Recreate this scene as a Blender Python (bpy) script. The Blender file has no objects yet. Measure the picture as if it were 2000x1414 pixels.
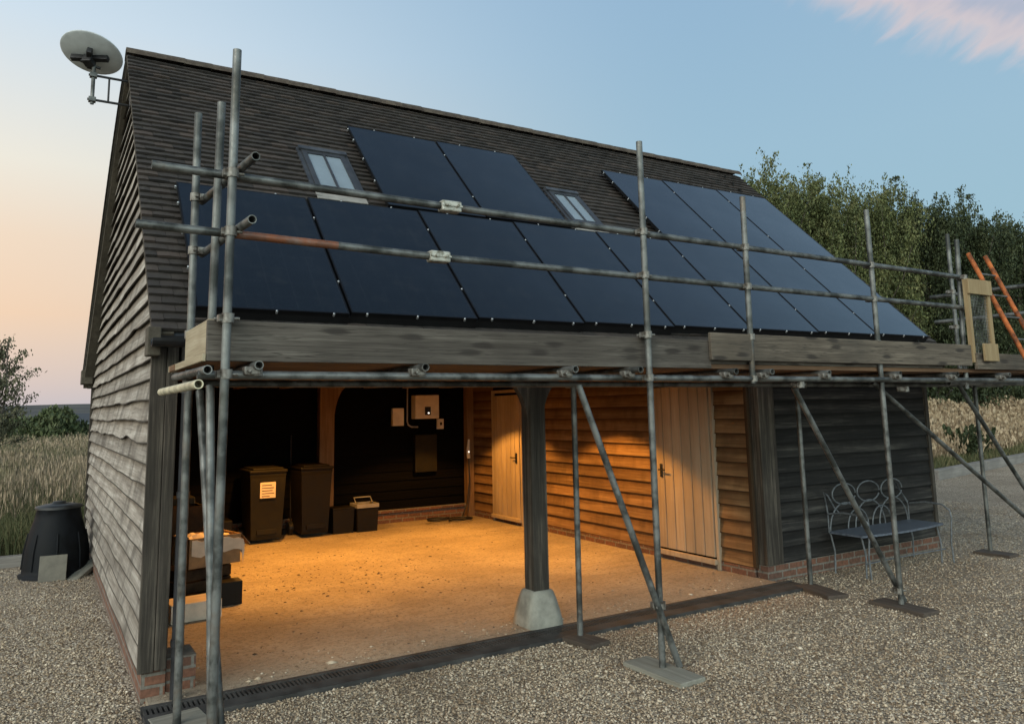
import bpy, math, random
import numpy as np
from math import sin, cos, pi, radians, hypot, atan2
from mathutils import Vector, Matrix, noise as mnoise
random.seed(7); rng = np.random.default_rng(7)
S = bpy.context.scene
col = S.collection
V = Vector

# ---------------------------------------------------------------- camera
cd = bpy.data.cameras.new('camera'); cam = bpy.data.objects.new('camera', cd); col.objects.link(cam)
yaw, pitch, roll = .5501, .1404, -.0196
F = V((sin(yaw)*cos(pitch), cos(yaw)*cos(pitch), sin(pitch))); r0 = V((cos(yaw), -sin(yaw), 0)); u0 = r0.cross(F)
R_ = r0*cos(roll)+u0*sin(roll); U_ = -r0*sin(roll)+u0*cos(roll)
CAM = V((-.6932, -5.8785, 1.8262))
cam.matrix_world = Matrix(((R_.x, U_.x, -F.x, CAM.x), (R_.y, U_.y, -F.y, CAM.y), (R_.z, U_.z, -F.z, CAM.z), (0, 0, 0, 1)))
cd.sensor_width = 36; cd.lens = 27.157; cd.shift_x = -.001; cd.shift_y = -.0603
cd.clip_start = .05; cd.clip_end = 3000
S.camera = cam

# ---------------------------------------------------------------- node helpers
def sock(nt, v):
    return v
class NB:
    def __init__(s, nt): s.nt = nt
    def n(s, t, **k):
        a = s.nt.nodes.new(t)
        for q, v in k.items(): setattr(a, q, v)
        return a
    def put(s, i, v):
        if isinstance(v, bpy.types.NodeSocket): s.nt.links.new(v, i)
        elif v is not None:
            if isinstance(v, (tuple, list)) and len(v) == 3 and i.type == 'RGBA': v = (*v, 1)
            i.default_value = v
    def math(s, op, a, b=None, c=None, clamp=False):
        m = s.n('ShaderNodeMath', operation=op, use_clamp=clamp)
        s.put(m.inputs[0], a)
        if b is not None: s.put(m.inputs[1], b)
        if c is not None: s.put(m.inputs[2], c)
        return m.outputs[0]
    def vmath(s, op, a, b=None):
        m = s.n('ShaderNodeVectorMath', operation=op)
        s.put(m.inputs[0], a)
        if b is not None: s.put(m.inputs[1], b)
        return m
    def mix(s, f, a, b, bt='MIX'):
        m = s.n('ShaderNodeMix', data_type='RGBA', blend_type=bt)
        s.put(m.inputs[0], f); s.put(m.inputs[6], a); s.put(m.inputs[7], b)
        return m.outputs[2]
    def ramp(s, f, stops, interp='LINEAR'):
        r = s.n('ShaderNodeValToRGB'); e = r.color_ramp; e.interpolation = interp
        while len(e.elements) < len(stops): e.elements.new(.5)
        for q, (p, c) in zip(e.elements, stops):
            q.position = p; q.color = (*c, 1) if len(c) == 3 else c
        s.put(r.inputs[0], f); return r.outputs[0]
    def mrange(s, v, a, b, c=0., d=1., smooth=True):
        m = s.n('ShaderNodeMapRange', interpolation_type='SMOOTHSTEP' if smooth else 'LINEAR')
        for i, q in enumerate((v, a, b, c, d)): s.put(m.inputs[i], q)
        return m.outputs[0]
    def pos(s, scale=(1, 1, 1), which='Object'):
        t = s.n('ShaderNodeTexCoord'); m = s.n('ShaderNodeMapping'); s.put(m.inputs[0], t.outputs[which]); m.inputs[3].default_value = scale
        return m.outputs[0]
    def noise(s, vec, sc, det=4, rough=.55, dist=0):
        t = s.n('ShaderNodeTexNoise'); s.put(t.inputs['Vector'], vec); t.inputs['Scale'].default_value = sc
        t.inputs['Detail'].default_value = det; t.inputs['Roughness'].default_value = rough; t.inputs['Distortion'].default_value = dist
        return t.outputs['Fac']
    def rnd(s): return s.n('ShaderNodeNewGeometry').outputs['Random Per Island']
    def bump(s, h, strength=.4, dist=.01):
        b = s.n('ShaderNodeBump'); b.inputs['Strength'].default_value = strength; b.inputs['Distance'].default_value = dist
        s.put(b.inputs['Height'], h); return b.outputs[0]
def srgb(r, g, b):
    f = lambda c: (c/255/12.92) if c/255 <= .04045 else ((c/255+.055)/1.055)**2.4
    return (f(r), f(g), f(b))
MATS = {}
def mat(name, fn):
    m = bpy.data.materials.new(name); m.use_nodes = True; nt = m.node_tree
    b = nt.nodes['Principled BSDF']; nb = NB(nt)
    d = fn(nb)
    for k, v in d.items(): nb.put(b.inputs[k], v)
    MATS[name] = m; return m

# ---------------------------------------------------------------- world: dusk sky
w = bpy.data.worlds.new('World'); S.world = w; w.use_nodes = True
nt = w.node_tree; nt.nodes.clear(); W = NB(nt)
SKY_FILL = 5.6
SUN_EL, SUN_ROT = radians(2.0), radians(-38)
sky = W.n('ShaderNodeTexSky', sky_type='NISHITA', sun_disc=False)
sky.sun_elevation = SUN_EL; sky.sun_rotation = SUN_ROT; sky.air_density = 1.2; sky.dust_density = 2; sky.ozone_density = 2
g = W.n('ShaderNodeTexCoord').outputs['Generated']
sx = W.n('ShaderNodeSeparateXYZ'); W.put(sx.inputs[0], g)
el = W.math('MULTIPLY', W.math('ARCSINE', sx.outputs[2]), 180/pi)
az = W.math('MULTIPLY', W.math('ARCTAN2', sx.outputs[0], sx.outputs[1]), 180/pi)
el01 = W.math('DIVIDE', el, 60., clamp=True)
warm = W.ramp(el01, [(0, srgb(196, 196, 204)), (.05, srgb(216, 200, 194)), (.11, srgb(238, 206, 180)), (.19, srgb(240, 216, 192)), (.27, srgb(238, 232, 218)), (.42, srgb(208, 224, 236)), (.62, srgb(164, 196, 220)), (.8, srgb(106, 130, 156)), (1, srgb(80, 100, 124))])
cool = W.ramp(el01, [(0, srgb(176, 194, 204)), (.12, srgb(156, 192, 208)), (.3, srgb(156, 190, 211)), (.5, srgb(148, 182, 210)), (.75, srgb(116, 142, 170)), (1, srgb(84, 104, 128))])
azd = W.math('ABSOLUTE', W.math('SUBTRACT', az, -20.))
fz = W.mrange(azd, 14., 68.)
grad = W.mix(fz, warm, cool)
# pink-grey cloud bank above a great circle, ragged pink edge
dt = W.vmath('DOT_PRODUCT', g, (.06248, .59641, -.80024)).outputs['Value']
up = W.math('MULTIPLY', dt, -1.)
along = W.vmath('DOT_PRODUCT', g, (.6404, -.6409, -.4232)).outputs['Value']
cv = W.n('ShaderNodeCombineXYZ'); W.put(cv.inputs[0], W.math('MULTIPLY', W.math('SUBTRACT', along, W.math('MULTIPLY', up, .45)), 46.)); W.put(cv.inputs[1], W.math('MULTIPLY', up, 16.))
n1 = W.noise(cv.outputs[0], 1., 3, .5, .5)
mp2 = W.n('ShaderNodeMapping'); W.put(mp2.inputs[0], g); mp2.inputs[3].default_value = (5, 5, 10)
n2 = W.noise(mp2.outputs[0], 1.6, 4, .55, .3)
edge = W.math('ADD', up, .010)
edge = W.math('ADD', edge, W.math('MULTIPLY', W.math('SUBTRACT', n1, .5), .075))
edge = W.math('ADD', edge, W.math('MULTIPLY', W.math('SUBTRACT', n2, .5), .03))
cm = W.mrange(edge, -.004, .045)
cm = W.math('MULTIPLY', cm, W.mrange(az, 48., 60.))
cm = W.math('MULTIPLY', cm, W.mrange(up, .32, .2))
cc = W.ramp(W.mrange(edge, 0., .10, smooth=False), [(0, srgb(216, 206, 212)), (.35, srgb(226, 205, 203)), (.6, srgb(188, 186, 200)), (1, srgb(152, 170, 192))])
grad = W.mix(W.math('MULTIPLY', cm, .8), grad, cc)
# unseen sky behind and left of the viewer boosted as added warm fill
azg = W.math('ABSOLUTE', W.math('SUBTRACT', 180., W.math('ABSOLUTE', W.math('SUBTRACT', 215., W.math('MODULO', W.math('ADD', az, 360.), 360.)))))
glow = W.math('MULTIPLY', W.mrange(azg, 75., 150.), W.mrange(sx.outputs[2], .98, .35))
grad = W.mix(1., grad, W.mix(glow, (1, 1, 1), (SKY_FILL*1.22, SKY_FILL*.96, SKY_FILL*.74)), 'MULTIPLY')
b1 = W.n('ShaderNodeBackground'); W.put(b1.inputs[0], grad); b1.inputs[1].default_value = .95
b2 = W.n('ShaderNodeBackground'); W.put(b2.inputs[0], sky.outputs[0]); b2.inputs[1].default_value = .05
ad = W.n('ShaderNodeAddShader'); nt.links.new(b1.outputs[0], ad.inputs[0]); nt.links.new(b2.outputs[0], ad.inputs[1])
wo = W.n('ShaderNodeOutputWorld'); nt.links.new(ad.outputs[0], wo.inputs[0])

# last soft glow of the sun, low on the left
sl = bpy.data.lights.new('sun', 'SUN'); sl.energy = 1.5; sl.angle = radians(40); sl.color = (1, .86, .7)
so = bpy.data.objects.new('sun', sl); col.objects.link(so)
sd = V((-sin(radians(62))*cos(radians(32)), -cos(radians(62))*cos(radians(32)), sin(radians(32))))
so.rotation_euler = sd.to_track_quat('Z', 'Y').to_euler()

S.view_settings.view_transform = 'Standard'; S.view_settings.look = 'None'; S.view_settings.gamma = 1; S.view_settings.exposure = 0
S.render.engine = 'CYCLES'; S.cycles.use_denoising = True; S.cycles.max_bounces = 6

# ---------------------------------------------------------------- materials
def wood(name, dark, mid, light, axis, fine=1., lap=None, rough=.85, bump=.5, stain=.0, vary=.35, sheen=None):
    def fn(N):
        sc = {'x': (.35, 9, 9), 'y': (9, .35, 9), 'z': (9, 9, .35)}[axis]
        p = N.pos(sc)
        off = N.n('ShaderNodeCombineXYZ'); r = N.rnd(); N.put(off.inputs[0], N.math('MULTIPLY', r, 37.)); N.put(off.inputs[1], N.math('MULTIPLY', r, 91.))
        p = N.vmath('ADD', p, off.outputs[0]).outputs[0]
        a = N.noise(p, 2.2*fine, 6, .65, .4); b = N.noise(p, 9*fine, 3, .6)
        c = N.ramp(N.math('ADD', N.math('MULTIPLY', a, .7), N.math('MULTIPLY', b, .3)), [(.3, dark), (.5, mid), (.7, light)])
        big = N.noise(N.vmath('ADD', N.pos((1, 1, 1)), off.outputs[0]).outputs[0], 1.7, 3)
        c = N.mix(N.mrange(big, .35, .7, 0, .5), c, dark)
        if name.startswith('scaff'):
            sp_ = N.n('ShaderNodeSeparateXYZ'); N.put(sp_.inputs[0], N.pos()); cb_ = N.n('ShaderNodeCombineXYZ')
            N.put(cb_.inputs[0], N.math('ADD', N.math('MULTIPLY', sp_.outputs[0], 2.3), N.math('MULTIPLY', r, 7.))); N.put(cb_.inputs[1], N.math('MULTIPLY', sp_.outputs[2], 9.))
            vk = N.n('ShaderNodeTexVoronoi', voronoi_dimensions='2D'); N.put(vk.inputs['Vector'], cb_.outputs[0]); vk.inputs['Scale'].default_value = .8
            kd = N.math('ADD', vk.outputs['Distance'], N.math('MULTIPLY', N.math('SUBTRACT', b, .5), .25))
            c = N.mix(N.mrange(kd, .20, .08, 0, .85), c, (.022, .017, .014))
            crk = N.noise(N.vmath('ADD', N.pos((.5, 1, 16)), off.outputs[0]).outputs[0], 1.3, 4, .6)
            c = N.mix(N.math('MULTIPLY', N.mrange(N.math('ABSOLUTE', N.math('SUBTRACT', crk, .5)), .016, .004), .7), c, (.03, .025, .02))
            c = N.mix(N.mrange(N.noise(N.pos(), 1.1, 4, .6), .42, .65, 0, .45), c, (.05, .044, .037))
        if stain:
            ps = N.pos({'x': (2.4, 1, .9), 'y': (1, 2.4, .9), 'z': (1, 1, 1)}[axis])
            c = N.mix(N.math('MULTIPLY', N.mrange(N.noise(N.vmath('ADD', ps, off.outputs[0]).outputs[0], 1.4, 5, .6), .48, .68), stain), c, tuple(q*.28 for q in dark))
        c = N.mix(1., c, N.ramp(r, [(0, (1-vary,)*3), (1, (1+vary*.3,)*3)]), 'MULTIPLY')
        if lap:   # painted lap shadow: dark lower edge, darkened top; bleached face, brown tint are weathering
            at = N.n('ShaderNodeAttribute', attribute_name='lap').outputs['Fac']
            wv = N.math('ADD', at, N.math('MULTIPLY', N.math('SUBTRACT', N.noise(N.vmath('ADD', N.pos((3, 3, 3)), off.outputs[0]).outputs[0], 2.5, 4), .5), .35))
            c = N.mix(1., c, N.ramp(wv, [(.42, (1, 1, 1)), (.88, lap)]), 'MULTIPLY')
            c = N.mix(N.mrange(at, .075, .035), c, tuple(q*.35 for q in dark))  # dark lip line stands in for the shadow at the lap
        return {'Base Color': c, 'Roughness': rough, 'Specular IOR Level': (.08 if name == 'clad_inner' else .35), 'Normal': N.bump(N.math('ADD', a, N.math('MULTIPLY', b, .6)), bump, .006)}
    return mat(name, fn)
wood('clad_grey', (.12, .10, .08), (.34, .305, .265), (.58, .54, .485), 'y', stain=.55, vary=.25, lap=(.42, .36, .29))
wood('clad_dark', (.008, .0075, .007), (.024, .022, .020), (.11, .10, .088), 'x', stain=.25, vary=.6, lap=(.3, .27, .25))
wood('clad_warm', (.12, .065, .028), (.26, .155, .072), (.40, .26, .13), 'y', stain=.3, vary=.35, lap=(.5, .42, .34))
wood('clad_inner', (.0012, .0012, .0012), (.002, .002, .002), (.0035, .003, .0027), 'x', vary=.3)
wood('oak_post', (.014, .0115, .009), (.058, .048, .038), (.20, .17, .135), 'z', stain=.3, vary=.2, bump=.8)
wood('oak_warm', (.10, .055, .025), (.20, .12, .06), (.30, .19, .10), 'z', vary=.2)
wood('oak_beam', (.03, .026, .022), (.06, .054, .047), (.11, .10, .088), 'x', vary=.2)
wood('door_board', (.30, .235, .165), (.40, .32, .23), (.48, .40, .30), 'z', fine=.8, vary=.16, bump=.25)
wood('scaff_board', (.038, .031, .025), (.092, .079, .066), (.20, .178, .15), 'x', stain=0, vary=.15, bump=1.)
wood('scaff_board_tan', (.055, .043, .032), (.12, .098, .074), (.22, .18, .14), 'x', stain=0, vary=.15, bump=1.)
wood('board_end', (.22, .17, .11), (.34, .28, .19), (.44, .38, .28), 'y', vary=.2)
wood('deck_under', (.09, .05, .028), (.17, .095, .052), (.24, .145, .085), 'x', vary=.3)
wood('new_pine', (.19, .13, .065), (.28, .205, .11), (.36, .28, .165), 'z', vary=.12)
wood('sole_dark', (.045, .035, .028), (.09, .07, .055), (.14, .11, .09), 'x', vary=.3)
wood('sole_grey', (.16, .15, .12), (.26, .25, .21), (.36, .34, .29), 'x', vary=.3)
wood('sleeper', (.13, .12, .11), (.24, .22, .20), (.34, .32, .29), 'x', vary=.3)
wood('verge_wood', (.04, .033, .024), (.085, .072, .054), (.14, .12, .09), 'y', vary=.3)
def simple(name, c, rough=.6, metal=0., var=.12, sc=8., spec=.5, bump=0.):
    def fn(N):
        p = N.pos(); a = N.noise(p, sc, 5, .6)
        cc = N.mix(N.mrange(a, .3, .7), tuple(q*(1-var*1.6) for q in c), tuple(min(1, q*(1+var)) for q in c))
        d = {'Base Color': cc, 'Roughness': N.mrange(a, .2, .8, max(.03, rough-.1), min(1, rough+.1)), 'Metallic': metal, 'Specular IOR Level': spec}
        if bump: d['Normal'] = N.bump(N.noise(p, sc*6, 4), bump, .004)
        return d
    return mat(name, fn)
simple('black_plastic', (.012, .013, .016), .42, var=.3, bump=.1)
simple('navy_plastic', (.005, .006, .008), .6, var=.3, spec=.16)
simple('bin_green', (.014, .012, .006), .65, var=.2, spec=.2)
simple('bin_dark', (.007, .0055, .0035), .6, var=.2, spec=.2)
simple('white_plastic', (.60, .56, .48), .45, var=.06)
simple('cream_label', (.75, .62, .46), .6, var=.06)
simple('label_ink', (.12, .06, .04), .6)
simple('grey_plastic', (.22, .215, .21), .6, var=.1)
simple('lid_black', (.018, .019, .02), .5, var=.3)
simple('dark_iron', (.03, .03, .032), .5, .6, .3)
simple('clip_metal', (.42, .43, .44), .38, .7, .1)
simple('lead', (.06, .065, .075), .5, .2, .3)
simple('sill_white', (.26, .245, .22), .6)
simple('dish_grey', (.46, .49, .50), .45, 0., .08)
simple('frame_dark', (.035, .038, .045), .5)
simple('blind', (.20, .245, .28), .16, 0., .05, 3.)
simple('stone', (.27, .26, .22), .9, 0., .22, 6., bump=.5)
simple('bench_paint', (.11, .13, .165), .45, .2, .25, 30)
simple('bench_wire', (.13, .14, .15), .5, .3, .25, 30)
simple('cable', (.01, .01, .01), .5)
simple('crate_brown', (.032, .019, .010), .75, var=.4, spec=.15)
simple('cardboard', (.26, .15, .07), .8, var=.2)
simple('paper', (.60, .50, .40), .8, var=.1)
simple('drain_grey', (.040, .038, .036), .85, 0., .35, 5., bump=.3)
simple('slate_far', (.045, .05, .06), .8)
simple('wall_far', (.22, .25, .28), .8)
simple('stone_paver', (.15, .14, .115), .85, var=.15, bump=.3)
simple('lamp_trim', (.5, .5, .5), .4, .5)
def f_galv(N, rust=0.):
    p = N.pos(); a = N.noise(p, 5, 5, .65); b = N.noise(p, 40, 3)
    r = N.rnd()
    c = N.mix(N.mrange(a, .38, .62), (.045, .047, .044), (.175, .178, .17))
    c = N.mix(N.mrange(N.noise(p, 3.1, 4, .7), .55, .7, 0, .5), c, (.075, .07, .055))
    c = N.mix(N.math('MULTIPLY', N.mrange(N.noise(p, 2.2, 5, .7), .56, .72), .55 if not rust else .95), c, (.13, .085, .05) if not rust else (.35, .12, .035))
    if rust: c = N.mix(N.mrange(N.noise(p, 7, 5, .7), .3, .6, .35, .95), c, (.22, .070, .026))
    c = N.mix(1., c, N.ramp(r, [(0, (.6, .6, .6)), (1, (1.15, 1.15, 1.15))]), 'MULTIPLY')
    return {'Base Color': c, 'Metallic': .55 if not rust else .1, 'Roughness': N.mrange(b, .3, .7, .38, .62), 'Normal': N.bump(b, .15, .003)}
mat('galv', f_galv)
mat('rusty', lambda N: f_galv(N, .55))
simple('ladder_orange', (.30, .085, .022), .7, var=.5, sc=9, spec=.3)
simple('yellow_tube', (.46, .42, .30), .5, .1, .25)
def f_coupler(N):
    a = N.noise(N.pos(), 18, 4)
    return {'Base Color': N.mix(N.mrange(a, .35, .65), (.05, .038, .028), (.22, .21, .19)), 'Metallic': .5, 'Roughness': .55}
mat('coupler_metal', f_coupler)
def f_coupler2(N):
    a = N.noise(N.pos(), 25, 4)
    return {'Base Color': N.mix(N.mrange(a, .3, .6), (.10, .09, .06), (.42, .41, .36)), 'Metallic': .35, 'Roughness': .5}
mat('coupler_bright', f_coupler2)
def f_tile(N):
    r = N.rnd(); p = N.pos(); a = N.noise(p, 14, 5, .7); b = N.noise(p, .6, 3); c2 = N.noise(p, 60, 3)
    c = N.ramp(r, [(0, (.016, .0125, .011)), (.35, (.026, .021, .018)), (.8, (.036, .028, .024)), (1, (.056, .040, .032))])
    c = N.mix(N.mrange(a, .45, .75, 0, .5), c, (.060, .052, .042))
    c = N.mix(N.mrange(b, .45, .7, 0, .35), c, (.02, .018, .016))
    return {'Base Color': c, 'Roughness': .88, 'Normal': N.bump(c2, .4, .004)}
mat('clay_tile', f_tile)
def f_ridge(N):
    r = N.rnd(); a = N.noise(N.pos(), 10, 5, .7)
    c = N.mix(N.mrange(a, .4, .7), (.05, .036, .026), (.10, .08, .058)); c = N.mix(1., c, N.ramp(r, [(0, (.75,)*3), (1, (1.15,)*3)]), 'MULTIPLY')
    return {'Base Color': c, 'Roughness': .9}
mat('ridge_clay', f_ridge)
def f_panel(N):
    p = N.pos(); a = N.noise(p, 1.2, 3); b = N.noise(p, 220, 2)
    r = N.n('ShaderNodeObjectInfo').outputs['Random']
    c = N.mix(r, (.004, .006, .009), (.007, .010, .014))
    sp = N.n('ShaderNodeSeparateXYZ'); N.put(sp.inputs[0], N.n('ShaderNodeTexCoord').outputs['Object'])
    ln = N.math('MINIMUM', N.math('PINGPONG', N.math('ADD', sp.outputs[0], .01), .094), N.math('PINGPONG', sp.outputs[1], .0935))
    c = N.mix(N.mrange(ln, .0022, .0006, 0, .6), c, (.022, .026, .032))
    c = N.mix(N.mrange(N.noise(p, 3.5, 6, .7), .48, .72, 0, .25), c, (.03, .031, .032))
    return {'Base Color': c, 'Roughness': N.mrange(a, .3, .7, .12, .20), 'Specular IOR Level': .4, 'IOR': 1.45, 'Coat Weight': N.mrange(a, .3, .7, .55, .75), 'Coat Roughness': .07, 'Coat IOR': 1.5, 'Normal': N.bump(b, .03, .001)}
mat('panel_glass', f_panel)
simple('panel_frame', (.006, .006, .007), .4, .3)
simple('skirt_black', (.004, .004, .005), .6)
def f_brick(N):
    t = N.n('ShaderNodeTexCoord'); s = N.n('ShaderNodeSeparateXYZ'); N.put(s.inputs[0], t.outputs['Object'])
    c = N.n('ShaderNodeCombineXYZ'); N.put(c.inputs[0], N.math('ADD', s.outputs[0], s.outputs[1])); N.put(c.inputs[1], N.math('ADD', s.outputs[2], .012))
    b = N.n('ShaderNodeTexBrick'); N.put(b.inputs['Vector'], c.outputs[0]); b.inputs['Scale'].default_value = 1
    b.inputs['Brick Width'].default_value = .225; b.inputs['Row Height'].default_value = .075; b.inputs['Mortar Size'].default_value = .011
    b.inputs['Mortar Smooth'].default_value = .2; b.inputs['Bias'].default_value = -.1
    b.inputs['Color1'].default_value = (.17, .075, .045, 1); b.inputs['Color2'].default_value = (.10, .055, .04, 1); b.inputs['Mortar'].default_value = (.17, .15, .125, 1)
    a = N.noise(t.outputs['Object'], 30, 5)
    cc = N.mix(1., b.outputs['Color'], N.ramp(a, [(.25, (.55,)*3), (.75, (1.3,)*3)]), 'MULTIPLY')
    h = N.math('ADD', N.math('MULTIPLY', b.outputs['Fac'], -1.), N.math('MULTIPLY', a, .4))
    return {'Base Color': cc, 'Roughness': .9, 'Normal': N.bump(h, .6, .01)}
mat('brick', f_brick)
def f_floor(N):
    p = N.pos(); a = N.noise(p, 1.1, 5, .6); b = N.noise(p, 26, 5, .7); d = N.noise(p, 90, 3, .6)
    c = N.mix(N.mrange(a, .3, .7), (.29, .235, .17), (.42, .35, .26))
    c = N.mix(N.mrange(b, .49, .64, 0, .75), c, (.17, .13, .09))
    c = N.mix(N.mrange(N.noise(p, 7, 5, .7), .50, .68, 0, .5), c, (.20, .155, .11))
    c = N.mix(N.mrange(N.noise(N.pos((.25, 2.2, 1)), 2.0, 4, .6), .52, .66, 0, .3), c, (.18, .14, .10))
    c = N.mix(N.mrange(d, .56, .72, 0, .6), c, (.55, .48, .38))
    v = N.n('ShaderNodeTexVoronoi'); N.put(v.inputs['Vector'], p); v.inputs['Scale'].default_value = 9
    spots = N.math('MULTIPLY', N.mrange(v.outputs['Distance'], .10, .03), N.mrange(N.noise(p, .9, 3), .48, .62))
    c = N.mix(N.math('MULTIPLY', spots, .6), c, (.05, .04, .03))
    return {'Base Color': c, 'Roughness': .9, 'Normal': N.bump(N.math('ADD', b, N.math('MULTIPLY', d, .7)), .9, .02)}
mat('floor', f_floor)
def f_gravel(N):
    p = N.pos(); v = N.n('ShaderNodeTexVoronoi'); N.put(v.inputs['Vector'], p); v.inputs['Scale'].default_value = 52
    sp = N.n('ShaderNodeSeparateColor'); N.put(sp.inputs[0], v.outputs['Color'])
    c = N.ramp(sp.outputs[0], [(0, (.15, .11, .075)), (.3, (.30, .235, .165)), (.62, (.44, .365, .27)), (.85, (.54, .465, .36)), (1, (.64, .57, .47))])
    c = N.mix(N.mrange(N.noise(p, .8, 4), .45, .7, 0, .45), c, (.20, .145, .095))
    c = N.mix(N.mrange(v.outputs['Distance'], .5, .85), c, (.09, .065, .042))
    c = N.mix(N.mrange(N.noise(p, .22, 4), .42, .62, 0, .35), c, (.15, .115, .08))
    v2 = N.n('ShaderNodeTexVoronoi'); N.put(v2.inputs['Vector'], p); v2.inputs['Scale'].default_value = 52
    return {'Base Color': c, 'Roughness': .85, 'Normal': N.bump(N.math('MULTIPLY', v2.outputs['Distance'], -1.), .9, .02)}
mat('gravel', f_gravel)
def f_pebble(N):
    r = N.rnd(); p = N.pos()
    c = N.ramp(r, [(0, (.13, .088, .056)), (.25, (.28, .21, .14)), (.5, (.42, .33, .235)), (.75, (.52, .43, .32)), (.93, (.59, .50, .385)), (1, (.66, .58, .47))])
    c = N.mix(N.mrange(N.noise(p, .8, 4), .45, .7, 0, .45), c, (.22, .155, .10))
    return {'Base Color': c, 'Roughness': .85, 'Specular IOR Level': .3}
mat('pebble', f_pebble)
def f_soil(N):
    a = N.noise(N.pos(), .9, 5, .6)
    return {'Base Color': N.mix(N.mrange(a, .3, .7), (.055, .06, .028), (.14, .11, .055)), 'Roughness': .95}
mat('soil', f_soil)
def f_leaf(dark, light, tip):
    def fn(N):
        r = N.rnd(); a = N.noise(N.pos(), 1.1, 3)
        c = N.mix(r, dark, light); c = N.mix(N.mrange(a, .45, .7, 0, .6), c, tip)
        return {'Base Color': c, 'Roughness': .7, 'Specular IOR Level': .25}
    return fn
mat('leaf_olive', f_leaf((.045, .060, .022), (.12, .135, .05), (.19, .18, .08)))
mat('leaf_dark', f_leaf((.02, .03, .014), (.055, .07, .03), (.08, .09, .04)))
mat('leaf_hedge', f_leaf((.035, .05, .022), (.10, .12, .05), (.13, .14, .07)))
mat('leaf_grey', f_leaf((.07, .07, .04), (.13, .13, .075), (.16, .14, .09)))
mat('bark', lambda N: {'Base Color': N.mix(N.noise(N.pos((8, 8, 1)), 3, 4), (.04, .032, .025), (.12, .10, .08)), 'Roughness': .9})
def f_grass(c1, c2, c3):
    def fn(N):
        r = N.rnd(); a = N.noise(N.pos(), .25, 3)
        c = N.ramp(r, [(0, c1), (.5, c2), (1, c3)])
        return {'Base Color': c, 'Roughness': .8, 'Specular IOR Level': .2}
    return fn
mat('grass_green', f_grass((.04, .052, .022), (.075, .082, .036), (.14, .12, .06)))
mat('grass_dry', f_grass((.17, .12, .075), (.28, .21, .13), (.44, .35, .24)))
def f_dusk(N):
    r = N.rnd(); p = N.pos((1, .35, 1))
    c = N.ramp(r, [(0, (.15, .115, .075)), (.5, (.28, .21, .14)), (1, (.42, .33, .23))])
    c = N.mix(N.mrange(N.noise(p, .55, 4, .6), .46, .62, 0, .55), c, N.mix(r, (.06, .075, .03), (.12, .13, .055)))
    return {'Base Color': c, 'Roughness': .8, 'Specular IOR Level': .2}
mat('grass_dusk', f_dusk)
mat('hill_mat', lambda N: {'Base Color': N.mix(N.mrange(N.noise(N.pos(), .06, 5), .4, .62), (.026, .030, .032), (.055, .055, .050)), 'Roughness': 1.})
def f_mesh(N):
    p = N.pos((1, 1, 1)); s = N.n('ShaderNodeSeparateXYZ'); N.put(s.inputs[0], p)
    return {'Base Color': (.1, .1, .08)}
def emis(name, c, st):
    m = bpy.data.materials.new(name); m.use_nodes = True; b = m.node_tree.nodes['Principled BSDF']
    b.inputs['Base Color'].default_value = (*c, 1); b.inputs['Emission Color'].default_value = (*c, 1); b.inputs['Emission Strength'].default_value = st
    # a touch of procedural unevenness in the diffuser
    nb = NB(m.node_tree); nb.put(b.inputs['Roughness'], nb.mrange(nb.noise(nb.pos(), 20, 2), .3, .7, .4, .6)); MATS[name] = m
emis('lamp_glow', (1, .6, .25), 6.); emis('led_white', (1, .95, .85), 2.2)

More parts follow.
